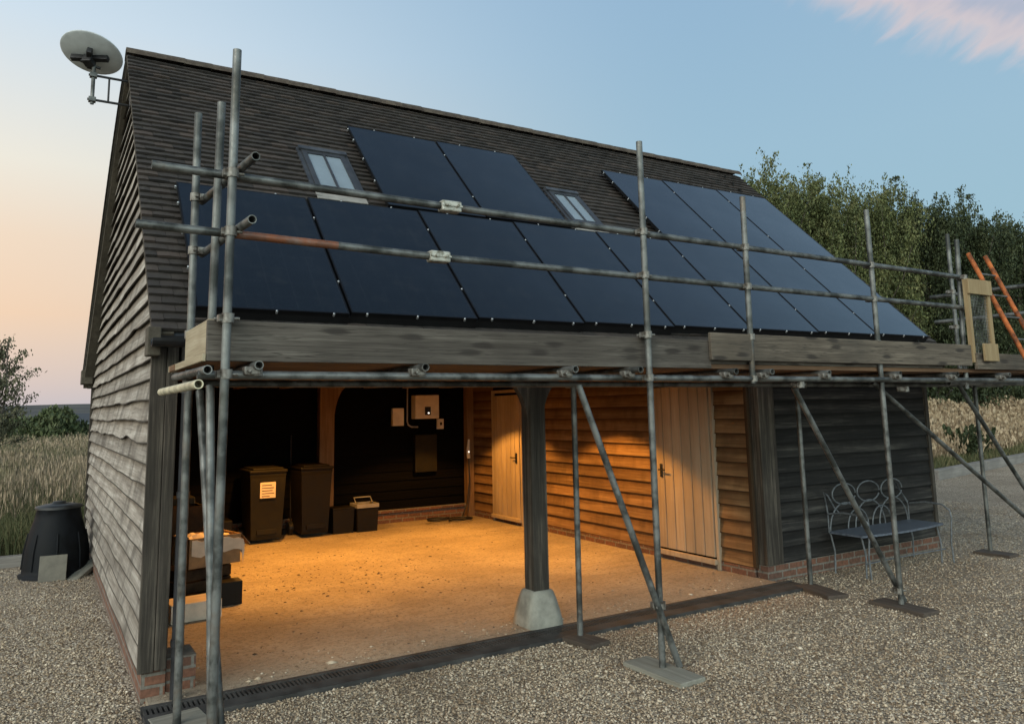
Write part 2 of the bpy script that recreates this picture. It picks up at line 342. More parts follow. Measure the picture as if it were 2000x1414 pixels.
# ---------------------------------------------------------------- mesh builder
class MB:
    def __init__(s): s.v = []; s.f = []; s.sm = []; s.att = None
    def add(s, vs, fs, smooth=False):
        o = len(s.v); s.v += [tuple(q) for q in vs]; s.f += [tuple(i+o for i in f) for f in fs]; s.sm += [smooth]*len(fs); return s
    def box(s, a, b, M=None, taper=None):
        (x0, y0, z0), (x1, y1, z1) = a, b
        x0, x1 = min(x0, x1), max(x0, x1); y0, y1 = min(y0, y1), max(y0, y1); z0, z1 = min(z0, z1), max(z0, z1)
        t = taper or 0; cx, cy = (x0+x1)/2, (y0+y1)/2
        tp = lambda x, y: (cx+(x-cx)*(1-t), cy+(y-cy)*(1-t))
        vs = [(x0, y0, z0), (x1, y0, z0), (x1, y1, z0), (x0, y1, z0)] + [(*tp(x, y), z1) for x, y in ((x0, y0), (x1, y0), (x1, y1), (x0, y1))]
        if M is not None: vs = [M @ V(q) for q in vs]
        return s.add(vs, [(0, 3, 2, 1), (4, 5, 6, 7), (0, 1, 5, 4), (1, 2, 6, 5), (2, 3, 7, 6), (3, 0, 4, 7)])
    def bbox(s, a, b, bev=.004, M=None):      # box with bevelled edges
        import bmesh
        bm = bmesh.new(); bmesh.ops.create_cube(bm, size=1)
        for q in bm.verts: q.co = V([(a[i]+b[i])/2+q.co[i]*(b[i]-a[i]) for i in range(3)])
        bmesh.ops.bevel(bm, geom=bm.edges[:], offset=bev, segments=2, affect='EDGES', profile=.5)
        bm.verts.index_update()
        vs = [(M @ q.co) if M is not None else q.co.copy() for q in bm.verts]; fs = [[q.index for q in f.verts] for f in bm.faces]; bm.free()
        return s.add(vs, fs)
    def tube(s, pts, r, n=10, cap=True, smooth=True, open_end=False, close=False):
        pts = [V(p) for p in pts]; N = len(pts); rs = r if isinstance(r, (list, tuple)) else [r]*N
        vs = []; prev = None
        for i, p in enumerate(pts):
            if close: d = pts[(i+1) % N]-pts[i-1]
            else: d = pts[min(i+1, N-1)]-pts[max(i-1, 0)]
            d.normalize()
            a = prev if prev is not None else (V((0, 0, 1)) if abs(d.z) < .9 else V((1, 0, 0)))
            a = (a-d*a.dot(d)).normalized(); b = d.cross(a); prev = a
            vs += [p+(a*cos(2*pi*k/n)+b*sin(2*pi*k/n))*rs[i] for k in range(n)]
        fs = []
        for i in range(N-1 if not close else N):
            j = (i+1) % N
            for k in range(n): fs.append((i*n+k, i*n+(k+1) % n, j*n+(k+1) % n, j*n+k))
        s.add(vs, fs, smooth)
        if close: return s
        if open_end:
            for e in (0, N-1):
                d = (pts[1]-pts[0]).normalized() if e == 0 else (pts[-2]-pts[-1]).normalized()
                ring = vs[e*n:(e+1)*n]; c = pts[e]; inner = [c+(q-c)*.8 for q in ring]; deep = [q+d*.12 for q in inner]
                fs = [(k, (k+1) % n, n+(k+1) % n, n+k) for k in range(n)]+[(n+k, n+(k+1) % n, 2*n+(k+1) % n, 2*n+k) for k in range(n)]+[tuple(range(2*n, 3*n))]
                s.add(list(ring)+inner+deep, fs)
        elif cap:
            s.add(vs[:n], [tuple(range(n))]); s.add(vs[-n:], [tuple(range(n))])
        return s
    def lathe(s, prof, n=24, c=(0, 0, 0), M=None, smooth=True):
        vs = []
        for r, z in prof: vs += [V((c[0]+r*cos(2*pi*k/n), c[1]+r*sin(2*pi*k/n), c[2]+z)) for k in range(n)]
        if M is not None: vs = [M @ q for q in vs]
        fs = [(i*n+k, i*n+(k+1) % n, (i+1)*n+(k+1) % n, (i+1)*n+k) for i in range(len(prof)-1) for k in range(n)]
        fs += [tuple(range(n)), tuple(range((len(prof)-1)*n, len(prof)*n))]
        return s.add(vs, fs, smooth)
    def mesh(s, name):
        m = bpy.data.meshes.new(name); m.from_pydata([tuple(q) for q in s.v], [], s.f)
        m.polygons.foreach_set('use_smooth', s.sm); m.update(); return m
    def build(s, name, m, parent=None, **k):
        me = s.mesh(name); me.materials.append(MATS[m])
        if s.att:
            at = me.attributes.new('lap', 'FLOAT', 'POINT'); at.data.foreach_set('value', s.att)
        o = bpy.data.objects.new(name, me); col.objects.link(o)
        if parent is not None: o.parent = parent; o.matrix_parent_inverse = parent_world(parent).inverted()
        for q, v in k.items(): o[q] = v
        return o
def parent_world(p):
    m = Matrix.Translation(p.location) @ p.rotation_euler.to_matrix().to_4x4() @ Matrix.Diagonal((*p.scale, 1))
    if p.parent: m = parent_world(p.parent) @ p.matrix_parent_inverse @ m
    return m
def thing(name, label, cat, loc=(0, 0, 0), group=None):
    o = bpy.data.objects.new(name, None); o.empty_display_size = .1; col.objects.link(o); o.location = loc
    o['label'] = label; o['category'] = cat
    if group: o['group'] = group
    return o
def tag(o, label, cat, group=None):
    o['label'] = label; o['category'] = cat
    if group: o['group'] = group
    return o
def npmesh(name, verts, faces_n, k, m, smooth=False):
    me = bpy.data.meshes.new(name); nv = len(verts); nf = len(faces_n)
    me.vertices.add(nv); me.vertices.foreach_set('co', verts.astype(np.float32).ravel())
    me.loops.add(nf*k); me.loops.foreach_set('vertex_index', faces_n.astype(np.int32).ravel())
    me.polygons.add(nf); me.polygons.foreach_set('loop_start', np.arange(0, nf*k, k, dtype=np.int32))
    try: me.polygons.foreach_set('loop_total', np.full(nf, k, dtype=np.int32))
    except Exception: pass
    me.update(calc_edges=True); me.materials.append(MATS[m])
    if smooth: me.polygons.foreach_set('use_smooth', [True]*nf)
    o = bpy.data.objects.new(name, me); col.objects.link(o); return o

# ================================================================= GROUND
o = MB().add([(-400, -300, -.09), (600, -300, -.09), (600, 700, -.09), (-400, 700, -.09)], [(0, 1, 2, 3)]).build('meadow_ground', 'soil', kind='structure')
GZ = -.035
o = MB().add([(-30, -40, GZ), (60, -40, GZ), (60, 12.95, GZ), (24.7, 6.4, GZ), (17.6, 5.0, GZ), (9.3, 6.9, GZ), (-.02, 6.9, GZ), (-.02, 6.15, GZ), (-30, 6.15, GZ)], [tuple(range(9))]).build('gravel_yard', 'gravel', kind='structure')
# real pebbles, denser near the viewpoint
def pebbles(n):
    P = []
    tot = 0
    while tot < n:
        x = rng.uniform(-3, 14, 60000); y = rng.uniform(-4.6, 6, 60000)
        d2 = (x-CAM.x)**2+(y-CAM.y)**2
        ok = rng.random(60000) < np.minimum(1, 22/d2)
        ok &= ~((x > -.06) & (x < 6.15) & (y > -.47)); ok &= ~((x >= 6.1) & (x < 9.3) & (y > -.03)); ok &= ~((x > -.06) & (y > 0) & (x < 9.3))
        ok &= (y < 6.1)
        P.append(np.stack([x[ok], y[ok]], 1)); tot += ok.sum()
    return np.concatenate(P)[:n]
pp = pebbles(210000); n = len(pp)
base = np.array([(1, 0, 0), (-1, 0, 0), (0, 1, 0), (0, -1, 0), (0, 0, 1), (0, 0, -1)], float)
vv = base[None]*rng.uniform(.65, 1.3, (n, 6, 1))
sc = rng.lognormal(0, .32, (n, 1, 1))*.0070*np.stack([rng.uniform(.8, 1.5, n), rng.uniform(.7, 1.1, n), rng.uniform(.5, .9, n)], 1)[:, None, :]
vv = vv*sc
a = rng.uniform(0, 2*pi, n); b = rng.uniform(-.6, .6, n)
ca, sa, cb, sb = np.cos(a), np.sin(a), np.cos(b), np.sin(b)
x, y, z = vv[..., 0], vv[..., 1], vv[..., 2]
y2 = y*cb[:, None]-z*sb[:, None]; z2 = y*sb[:, None]+z*cb[:, None]
xx = x*ca[:, None]-y2*sa[:, None]; yy = x*sa[:, None]+y2*ca[:, None]
vv = np.stack([xx+pp[:, :1], yy+pp[:, 1:], z2+GZ+rng.uniform(.0, .008, (n, 1))], 2).reshape(-1, 3)
tri = np.array([(0, 2, 4), (2, 1, 4), (1, 3, 4), (3, 0, 4), (2, 0, 5), (1, 2, 5), (3, 1, 5), (0, 3, 5)])
ff = (tri[None]+(np.arange(n)*6)[:, None, None]).reshape(-1, 3)
o = npmesh('gravel_stones', vv, ff, 3, 'pebble', True); o['kind'] = 'stuff'; tag(o, 'loose pale and brown gravel stones covering the yard', 'gravel')

def ykerb(x): return 4.15+(x-13.6)*.2056
def zbank(x, y):
    t = np.clip((y-ykerb(x)-.1)/(14.6-ykerb(x)), 0, 1.6); return -.06+1.25*t**1.15
xs_ = np.linspace(9.6, 120, 70); vs = []; nn = 16
for x_ in xs_:
    for k in range(nn):
        y_ = ykerb(x_)+.05+k*k*.07*(1+.02*x_) if k < nn-1 else ykerb(x_)+90
        vs.append((x_, y_, float(zbank(x_, y_))+(.0 if k else -.05)))
fs = [(i*nn+k, i*nn+nn+k, i*nn+nn+k+1, i*nn+k+1) for i in range(len(xs_)-1) for k in range(nn-1)]
MB().add(vs, fs, True).build('meadow_bank', 'soil', kind='structure')
# carport floor and threshold drain
MB().box((.02, -.17, -.08), (5.97, 6.6, 0)).build('carport_floor', 'floor', kind='structure')
dr = MB()
dr.box((-.03, -.215, -.09), (6.12, -.172, .004)).box((-.03, -.47, -.09), (6.12, -.325, -.004))
dr.box((-.03, -.325, -.09), (6.12, -.215, -.028))
for i in range(205):
    xx_ = -.02+i*.03; dr.box((xx_, -.3245, -.0275), (xx_+.015, -.2155, -.001))
tag(dr.build('threshold_drain', 'drain_grey'), 'dark grey slotted drain channel along the front edge of the carport floor', 'drain')

def crumbs(name, n, reg, size, m, lab, cat):
    x, y = reg(n); n = len(x)
    v = base[None]*rng.uniform(.5, 1.4, (n, 6, 1))*(rng.lognormal(0, .5, (n, 1, 1))*size)*np.array([1.3, 1, .45])
    an = rng.uniform(0, 2*pi, n)[:, None]; c_, s_ = np.cos(an), np.sin(an)
    v = np.stack([v[..., 0]*c_-v[..., 1]*s_+x[:, None], v[..., 0]*s_+v[..., 1]*c_+y[:, None], v[..., 2]+size*.3+.001], 2).reshape(-1, 3)
    o = npmesh(name, v, (tri[None]+(np.arange(n)*6)[:, None, None]).reshape(-1, 3), 3, m); o['kind'] = 'stuff'; return tag(o, lab, cat)
simple('debris', (.14, .10, .065), .9, var=.5)
def reg_floor(n):
    x = np.concatenate([rng.normal(2.2, .9, n//2), rng.uniform(.4, 5.8, n//2)]); y = np.concatenate([rng.normal(2.9, .8, n//2), rng.uniform(.0, 5.8, n//2)])
    k = (x > .4) & (x < 5.85) & (y > -.1) & (y < 5.8); return x[k], y[k]
crumbs('floor_debris', 1100, reg_floor, .0062, 'debris', 'scattered crumbs of mud and leaf litter on the carport floor', 'debris')
def reg_edge(n):
    x = rng.uniform(.0, 6.0, n); y = -.15+np.abs(rng.normal(0, .28, n)); k = (y < 1.5); return x[k], y[k]
crumbs('strayed_stones', 500, reg_edge, .0065, 'pebble', 'gravel stones strayed onto the front edge of the carport floor', 'gravel')

# ================================================================= BARN
D, EO, ZE, ZR, XL, XR, XW = 6.8, .12, 2.40, 5.88, -.0585, 9.70, 9.17
XS = 5.98
sl_ = hypot(D/2+EO, ZR-ZE); cy_, cz_ = (D/2+EO)/sl_, (ZR-ZE)/sl_
def rp(x, s, h=0.): return V((x, -EO+s*cy_-h*cz_, ZE+s*cz_+h*cy_))
barn = thing('barn', 'timber clad barn with tiled roof and open lamplit carport bay', 'barn', (4.5, 3.4, 0))
# roof: undercourse slabs and courses of plain tiles
rb = MB()
def back(p):
    # the rear verge of the left gable sails out further towards its eave
    t = max(0, min(1, (ZR-p.z)/(ZR-ZE)))
    return V((p.x-(.115*t**.6 if p.x < XL+.035 else 0), D-p.y, p.z))
for fn in (lambda p: p, back):
    q = [rp(XL+.01, -.02, -.015), rp(XR-.01, -.02, -.015), rp(XR-.01, sl_, -.015), rp(XL+.01, sl_, -.015)]
    q2 = [rp(XL+.01, -.02, -.07), rp(XR-.01, -.02, -.07), rp(XR-.01, sl_-.07, -.07), rp(XL+.01, sl_-.07, -.07)]
    rb.add([fn(p) for p in q+q2], [(0, 1, 2, 3), (7, 6, 5, 4), (0, 1, 5, 4), (2, 3, 7, 6), (1, 2, 6, 5), (3, 0, 4, 7)])
roof = rb.build('roof', 'frame_dark', barn)
tl = MB(); gauge = .098; nc = int((sl_-.04)/gauge); tw = .165
def skip(x, s):  # opening for the roof windows
    return (1.58 < x+.08 < 1.99 and 2.25 < s < 3.05) or (4.72 < x+.08 < 5.10 and 2.28 < s < 2.98)
for c in range(nc):
    s0 = c*gauge; off = (c % 2)*tw/2
    x = XL-off
    wob = [mnoise.noise(V((c*.37, q*.9, 3)))*.006 for q in range(13)]
    while x < XR:
        a, b = max(x, XL), min(x+tw-.0025, XR)
        if b-a > .02:
            if not skip(a, s0):
                t0 = .036+random.uniform(-.003, .004)+wob[int(max(0, a))]; sj = random.uniform(-.0025, .0025); sag = random.uniform(.0, .002)
                m_ = (a+b)/2
                pts = [rp(a, s0+sj, t0-sag), rp(m_, s0+sj, t0+sag), rp(b, s0+sj, t0-sag), rp(b, s0+gauge+.03, .004), rp(m_, s0+gauge+.03, .007), rp(a, s0+gauge+.03, .004)]
                lo = [rp(a, s0+sj, t0-sag-.024), rp(m_, s0+sj, t0+sag-.024), rp(b, s0+sj, t0-sag-.024)]
                tl.add(pts+lo, [(0, 1, 4, 5), (1, 2, 3, 4), (6, 7, 1, 0), (7, 8, 2, 1), (5, 6, 0), (2, 8, 3)])
        x += tw
    # rear slope, one long course each
    p = [back(rp(XL, s0, .03)), back(rp(XR, s0, .03)), back(rp(XR, s0+gauge+.03, .006)), back(rp(XL, s0+gauge+.03, .006)), back(rp(XL, s0, .014)), back(rp(XR, s0, .014))]
    tl.add(p, [(0, 1, 2, 3), (0, 1, 5, 4), (0, 3, 4), (1, 5, 2)])
tiles = tl.build('roof_tiles', 'clay_tile', roof)
rd = MB(); x = XL-.01
while x < XR:
    x1 = min(x+.30, XR+.005); n_ = 9; vs = []
    dz_ = random.uniform(-.0025, .0025)
    for xx_, lift in ((x, .0), (x1+.015, .005)):
        for k in range(n_):
            a = pi*(.06+.88*k/(n_-1)); vs.append((xx_, D/2+.135*cos(a), ZR-.055+.135*sin(a)*.95+lift+dz_))
    vs += [(vs[k][0], D/2+(vs[k][1]-D/2)*.86, vs[k][2]-.02) for k in range(2*n_)]
    fs = [(k, k+1, n_+k+1, n_+k) for k in range(n_-1)]+[(k, k+1, 2*n_+k+1, 2*n_+k) for k in range(n_-1)]+[(n_+k, n_+k+1, 3*n_+k+1, 3*n_+k) for k in range(n_-1)]
    rd.add(vs, fs, False); x += .30
rd.build('ridge_tiles', 'ridge_clay', roof)
# verge undercloak strips on both gables (both slopes), bargeboards and eaves end blocks
for xg, sgn in ((XL, -1), (XR, 1)):
    for fn, nm in ((lambda p: p, 'f'), (back, 'b')):
        vb = MB()
        def strip(xa, xb, h0, h1, s0=-.02, s1=sl_-.02):
            q = [rp(xa, s0, h0), rp(xb, s0, h0), rp(xb, s1, h0), rp(xa, s1, h0), rp(xa, s0, h1), rp(xb, s0, h1), rp(xb, s1, h1), rp(xa, s1, h1)]
            vb.add([fn(p) for p in q], [(0, 1, 2, 3), (4, 5, 6, 7), (0, 1, 5, 4), (1, 2, 6, 5), (2, 3, 7, 6), (3, 0, 4, 7)])
        strip(xg-sgn*.14, xg+sgn*.002, -.016, .003)
        if nm == 'b' or sgn > 0: strip(xg-sgn*.055, xg-sgn*.022, -.20, -.017); strip(xg-sgn*.052, xg-sgn*.012, -.075, -.018)
        vb.build('bargeboard', 'verge_wood', barn)
eb = MB().bbox((-.085, -.17, 2.235), (-.002, -.005, 2.43), .006)
eb.build('eaves_block', 'verge_wood', barn)
MB().bbox((-.185, D-.16, 2.30), (-.045, D+.20, 2.50), .006).bbox((-.10, D-.05, 2.24), (-.046, D+.06, 2.30), .004).build('eaves_block', 'verge_wood', barn)
# gable walls (solid cores) -----------------------------------------
def gable(xa, xb, m, nm, z0=.0):
    prof = [(.01, z0), (D-.01, z0), (D-.01, 2.45), (D/2, ZR-.12), (.01, 2.45)]
    vs = [(xa, y, z) for y, z in prof]+[(xb, y, z) for y, z in prof]
    fs = [(0, 1, 2, 3, 4), (9, 8, 7, 6, 5)]+[(i, (i+1) % 5, 5+(i+1) % 5, 5+i) for i in range(5)]
    return MB().add(vs, fs).build(nm, m, barn)
gable(.02, .14, 'clad_inner', 'gable_wall', -.06); gable(XW-.14, XW-.02, 'clad_inner', 'gable_wall', -.06)
# waney weatherboards on the left gable
wb = MB(); pitch_ = .150; z = .16; k = 0
def yspan(z):
    if z <= 2.47: return (.0, D)
    t = (z-2.47)/(ZR-.06-2.47); return (t*D/2, D-t*D/2)
while z < ZR-.1:
    ya, yb = yspan(z); yta, ytb = yspan(z+pitch_+.02); nseg = max(3, int((yb-ya)/.11)); vs = []; wan = []
    joints = random.uniform(.25, .75)*(yb-ya)+ya if (yb-ya) > 3 else 1e9
    ph = random.uniform(0, 50); amp = random.choice([.003, .006, .010, .016])
    kink = random.uniform(ya, yb); kz = random.choice([0, 0, 0, .02, -.016])
    for i in range(nseg+1):
        t = i/nseg; yb_ = ya+(yb-ya)*t; yt_ = yta+(ytb-yta)*t
        dz = amp*1.5*mnoise.noise(V((yb_*1.3+ph, k*.7, 0)))+.35*amp*mnoise.noise(V((yb_*5+ph, k, 5)))+kz*math.exp(-((yb_-kink)/.22)**2)
        st = -.006 if yb_ > joints else 0
        out = -.034+st+.009*mnoise.noise(V((yb_*1.1, k*1.3, 9)))
        zb = z+dz+(.008 if yb_ > joints else 0)
        vs += [(out, yb_, zb), (out+.017, yb_, zb), (-.001, yt_, z+pitch_+.03), (.016, yt_, z+pitch_+.03)]
    fs = []
    for i in range(nseg):
        a, b = 4*i, 4*i+4; fs += [(a, a+2, b+2, b), (a+1, a, b, b+1), (a+3, a+1, b+1, b+3)]
    fs += [(0, 1, 3, 2), (4*nseg, 4*nseg+2, 4*nseg+3, 4*nseg+1)]
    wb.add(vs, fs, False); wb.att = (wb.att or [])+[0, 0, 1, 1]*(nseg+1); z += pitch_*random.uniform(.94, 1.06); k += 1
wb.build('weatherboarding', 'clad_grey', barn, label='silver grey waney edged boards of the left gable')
# right gable boards, plain
rg = MB(); z = .14
while z < ZR-.15:
    ya, yb = yspan(z); rg.box((XW-.02, ya, z), (XW+.012, yb, z+.16)); z += .155
rg.build('weatherboarding', 'clad_dark', barn)
# brick plinths
pl = MB()
pl.box((-.012, .0, -.09), (.135, D, .17))
pl.box((.136, .03, -.09), (.33, .30, .215))           # inner nib by the carport mouth
pl.build('brick_plinth', 'brick', barn)
MB().box((5.99, -.025, -.09), (9.185, .12, .135)).box((XW-.12, .121, -.09), (9.185, D, .135)).build('brick_plinth', 'brick', barn)
MB().box((5.955, .125, .0), (6.10, 6.55, .095)).build('brick_plinth', 'brick', barn)
MB().box((.14, 6.50, .0), (5.954, 6.66, .17)).box((.14, 6.46, .17), (5.954, 6.66, .215)).build('brick_plinth', 'brick', barn)
# corner boards and oak corner post (left front)
MB().bbox((-.042, -.035, .16), (.055, .004, 2.30), .004).build('corner_board', 'oak_post', barn)
MB().bbox((.058, -.05, .17), (.133, .12, 2.32), .005).build('corner_post', 'oak_post', barn)
MB().bbox((-.05, D-.004, .12), (.03, D+.03, 2.35), .004).build('corner_board', 'oak_post', barn)
# downpipe
dp = MB(); dp.tube([(.182, -.13, -.03), (.182, -.13, 2.08), (.182, -.18, 2.2), (.182, -.235, 2.27)], .036, 14)
for z in (.35, 1.3, 2.0): dp.tube([(.182, -.13, z-.02), (.182, -.13, z+.02)], .043, 14)
pipe = dp.build('downpipe', 'black_plastic', barn)
# gutter, half round
gu = MB(); n_ = 9; vs = []
for xx_ in (XL-.01, XR):
    for r_ in (.058, .052):
        for k in range(n_): a = pi+pi*k/(n_-1); vs.append((xx_, -.235+r_*cos(a), 2.345+r_*sin(a)))
fs = []
for k in range(n_-1):
    fs += [(k, k+1, 2*n_+k+1, 2*n_+k), (n_+k, n_+k+1, 3*n_+k+1, 3*n_+k), (k, k+1, n_+k+1, n_+k), (2*n_+k, 2*n_+k+1, 3*n_+k+1, 3*n_+k)]
gu.add(vs, fs); gu.build('gutter', 'black_plastic', barn)
# fascia, front beam, ceiling
MB().box((.0, -.10, 2.33), (XW, -.075, 2.42)).build('fascia', 'oak_beam', barn)
MB().bbox((.15, -.07, 2.10), (XW-.02, .12, 2.34), .006).build('front_beam', 'oak_beam', barn)
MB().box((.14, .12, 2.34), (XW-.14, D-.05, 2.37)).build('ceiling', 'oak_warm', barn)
jb = MB()
for i in range(8): jb.bbox((.45+i*.7, .125, 2.22), (.53+i*.7, 6.55, 2.338), .004)
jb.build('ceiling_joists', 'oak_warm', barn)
# inner linings: back wall black boards
bw = MB(); z = .215
while z < 2.33:
    z1 = min(z+.155, 2.338); bw.add([(.14, 6.52, z), (5.955, 6.52, z), (5.955, 6.545, z1), (.14, 6.545, z1), (.14, 6.60, z), (5.955, 6.60, z), (5.955, 6.60, z1), (.14, 6.60, z1)],
        [(0, 1, 2, 3), (0, 1, 5, 4), (4, 5, 6, 7)]); z = z1
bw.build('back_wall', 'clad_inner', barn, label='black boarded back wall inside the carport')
MB().box((.0, 6.601, -.05), (XW, 6.8, 2.40)).build('rear_wall', 'clad_dark', barn)
lw = MB(); z = .0
while z < 2.33:
    z1 = min(z+.155, 2.338); lw.box((.141, .31, z+.002), (.158+random.uniform(0, .004), 6.5, z1)); z = z1
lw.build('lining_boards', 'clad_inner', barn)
# partition with doors (plane x = 5.98, facing the carport)
pw = MB()
doors = [(.645, 1.60), (4.80, 5.66)]
segs = [(.13, .62), (1.625, 4.775), (5.685, 6.515)]
for ya, yb in segs:
    z = .097
    while z < 2.33:
        z1 = min(z+.157, 2.338); nseg = max(2, int((yb-ya)/.2)); vs = []
        ph = random.uniform(0, 40)
        for i in range(nseg+1):
            y = ya+(yb-ya)*i/nseg; dz = .004*mnoise.noise(V((y*1.5+ph, z*3, 0)))
            vs += [(5.955, y, z+dz), (5.975, y, z+dz), (5.978, y, z1+.012)]
        fs = []
        for i in range(nseg): a = 3*i; b = a+3; fs += [(a, b, b+2, a+2), (a+1, b+1, b, a)]
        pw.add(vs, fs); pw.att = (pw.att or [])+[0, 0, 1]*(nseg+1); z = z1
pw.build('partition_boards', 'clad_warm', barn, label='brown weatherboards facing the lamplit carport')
MB().box((5.982, .125, .0), (6.06, 6.5, 2.338)).build('partition_wall', 'clad_inner', barn)
for i, (ya, yb) in enumerate(doors):
    d = MB(); nb_ = 6; wd = (yb-ya-.02)/nb_
    for k in range(nb_): d.bbox((5.925, ya+.01+k*wd+.006, .13 if i == 0 else .06), (5.958, ya+.01+(k+1)*wd-.006, 2.06), .005)
    dm = d.build('door', 'door_board', barn, label=('front boarded pine door beside the corner post' if i == 0 else 'rear boarded pine door by the back wall'))
    MB().box((5.958, ya+.005, .06), (5.972, yb-.005, 2.07)).build('door_back', 'clad_inner', dm)
    fr = MB().bbox((5.93, ya-.045, .0), (5.978, ya-.003, 2.10), .003).bbox((5.93, yb+.003, .0), (5.978, yb+.045, 2.10), .003).bbox((5.93, ya-.045, 2.101), (5.978, yb+.045, 2.15), .003)
    fr.build('door_frame', 'door_board', dm)
    MB().bbox((5.885, ya-.02, .055), (5.928, yb+.02, .115), .008).build('door_sill', 'door_board', dm)
    hy = (yb-.115) if i == 0 else (ya+.10)
    s_ = -1
    h = MB().bbox((5.913, hy-.02, .97), (5.924, hy+.02, 1.13), .003).tube([(5.913, hy, 1.06), (5.875, hy, 1.06), (5.872, hy-.11*(1 if i == 0 else -1), 1.06)], .009, 8)
    h.tube([(5.915, hy, .985), (5.905, hy, .985)], .012, 8)
    h.build('door_handle', 'dark_iron', dm)
# store front wall (y=0) dark weatherboards
sw = MB(); z = .137
while z < 2.33:
    z1 = min(z+.157, 2.338); nseg = 16; vs = []; ph = random.uniform(0, 40)
    for i in range(nseg+1):
        x = 6.235+(XW-.045-6.235)*i/nseg; dz = .006*mnoise.noise(V((x*1.5+ph, z*3, 0)))
        o_ = random.uniform(-.002, .002)
        vs += [(x, -.022+o_, z+dz), (x, 0.0, z+dz), (x, .0, z1+.012)]
    fs = []
    for i in range(nseg): a = 3*i; b = a+3; fs += [(a, b, b+2, a+2), (a+1, b+1, b, a)]
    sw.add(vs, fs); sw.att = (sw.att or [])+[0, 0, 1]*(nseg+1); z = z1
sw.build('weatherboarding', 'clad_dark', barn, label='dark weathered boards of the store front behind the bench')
MB().box((6.10, .003, .136), (XW-.02, .12, 2.338)).build('store_wall', 'clad_inner', barn)
MB().bbox((XW-.043, -.035, .137), (XW+.02, .002, 2.33), .004).build('corner_board', 'oak_post', barn)
MB().bbox((5.975, -.045, .137), (6.175, .12, 2.10), .008).build('corner_post', 'oak_post', barn)
MB().bbox((6.178, -.04, .137), (6.233, .0, 2.31), .004).build('corner_board', 'oak_post', barn)
MB().bbox((5.932, .075, .10), (5.972, .122, 2.30), .004).build('corner_board', 'clad_warm', barn)
# middle post with curved braces on a staddle stone
def curve_brace(y0, y1, x0, dirn, z0, z1, run, th, m, parent, nm='brace'):
    n_ = 10; vs = []; mb = MB()
    for i in range(n_+1):
        t = i/n_; a = t*pi/2
        xi = run*(1-cos(a)); zi = (z1-z0)*sin(a)      # inner concave edge
        xo = max(0, xi-th*(1-t)-.0)*1.0; zo = min(z1-z0, zi+th*t+.0)
        xo = 0 if t < .45 else run*(t-.45)/.55; zo = (z1-z0)*(t/.45) if t < .45 else (z1-z0)
        for y in (y0, y1):
            vs.append((x0+dirn*xi, y, z0+zi)); vs.append((x0+dirn*xo, y, z0+zo))
    fs = []
    for i in range(n_):
        a = 4*i; b = a+4
        fs += [(a, a+1, b+1, b), (a+2, b+2, b+3, a+3), (a, b, b+2, a+2)]
    return mb.add(vs, fs).build(nm, m, parent)
px, py_ = 3.087, -.02
post = MB().bbox((px-.078, py_-.078, .285), (px+.078, py_+.078, 2.10), .009).build('middle_post', 'oak_post', barn, label='square weathered oak post between the two carport bays')
curve_brace(py_-.035, py_+.035, px-.078, -1, 1.68, 2.099, .27, .08, 'oak_post', post)
curve_brace(py_-.035, py_+.035, px+.078, 1, 1.68, 2.099, .27, .08, 'oak_post', post)
stn = MB()
prof = [(.168, -.0), (.166, .03), (.150, .12), (.128, .21), (.108, .275), (.098, .288)]
def rsq(r, z, n=20, q=.25):
    out = []
    for k in range(n):
        a = 2*pi*k/n+pi/4; c_, s_ = cos(a), sin(a); m_ = (abs(c_)**14+abs(s_)**14)**(-1/14.); out.append((px+r*c_*m_*.98, py_+r*s_*m_*.98, z))
    return out
vs = []; [vs.extend(rsq(r, z)) for r, z in prof]
fs = [(i*20+k, i*20+(k+1) % 20, (i+1)*20+(k+1) % 20, (i+1)*20+k) for i in range(len(prof)-1) for k in range(20)]+[tuple(range(100, 120))]
stn.add(vs, fs, True).build('post_stone', 'stone', post)
# rear inner post with brace
bp = MB().bbox((3.16, 6.36, .0), (3.40, 6.515, 2.338), .008).build('rear_post', 'oak_warm', barn)
curve_brace(6.40, 6.47, 3.40, 1, 1.60, 2.25, .24, .08, 'oak_warm', bp)
MB().bbox((5.82, 6.38, .0), (5.953, 6.515, 2.338), .006).build('rear_post', 'oak_warm', barn)
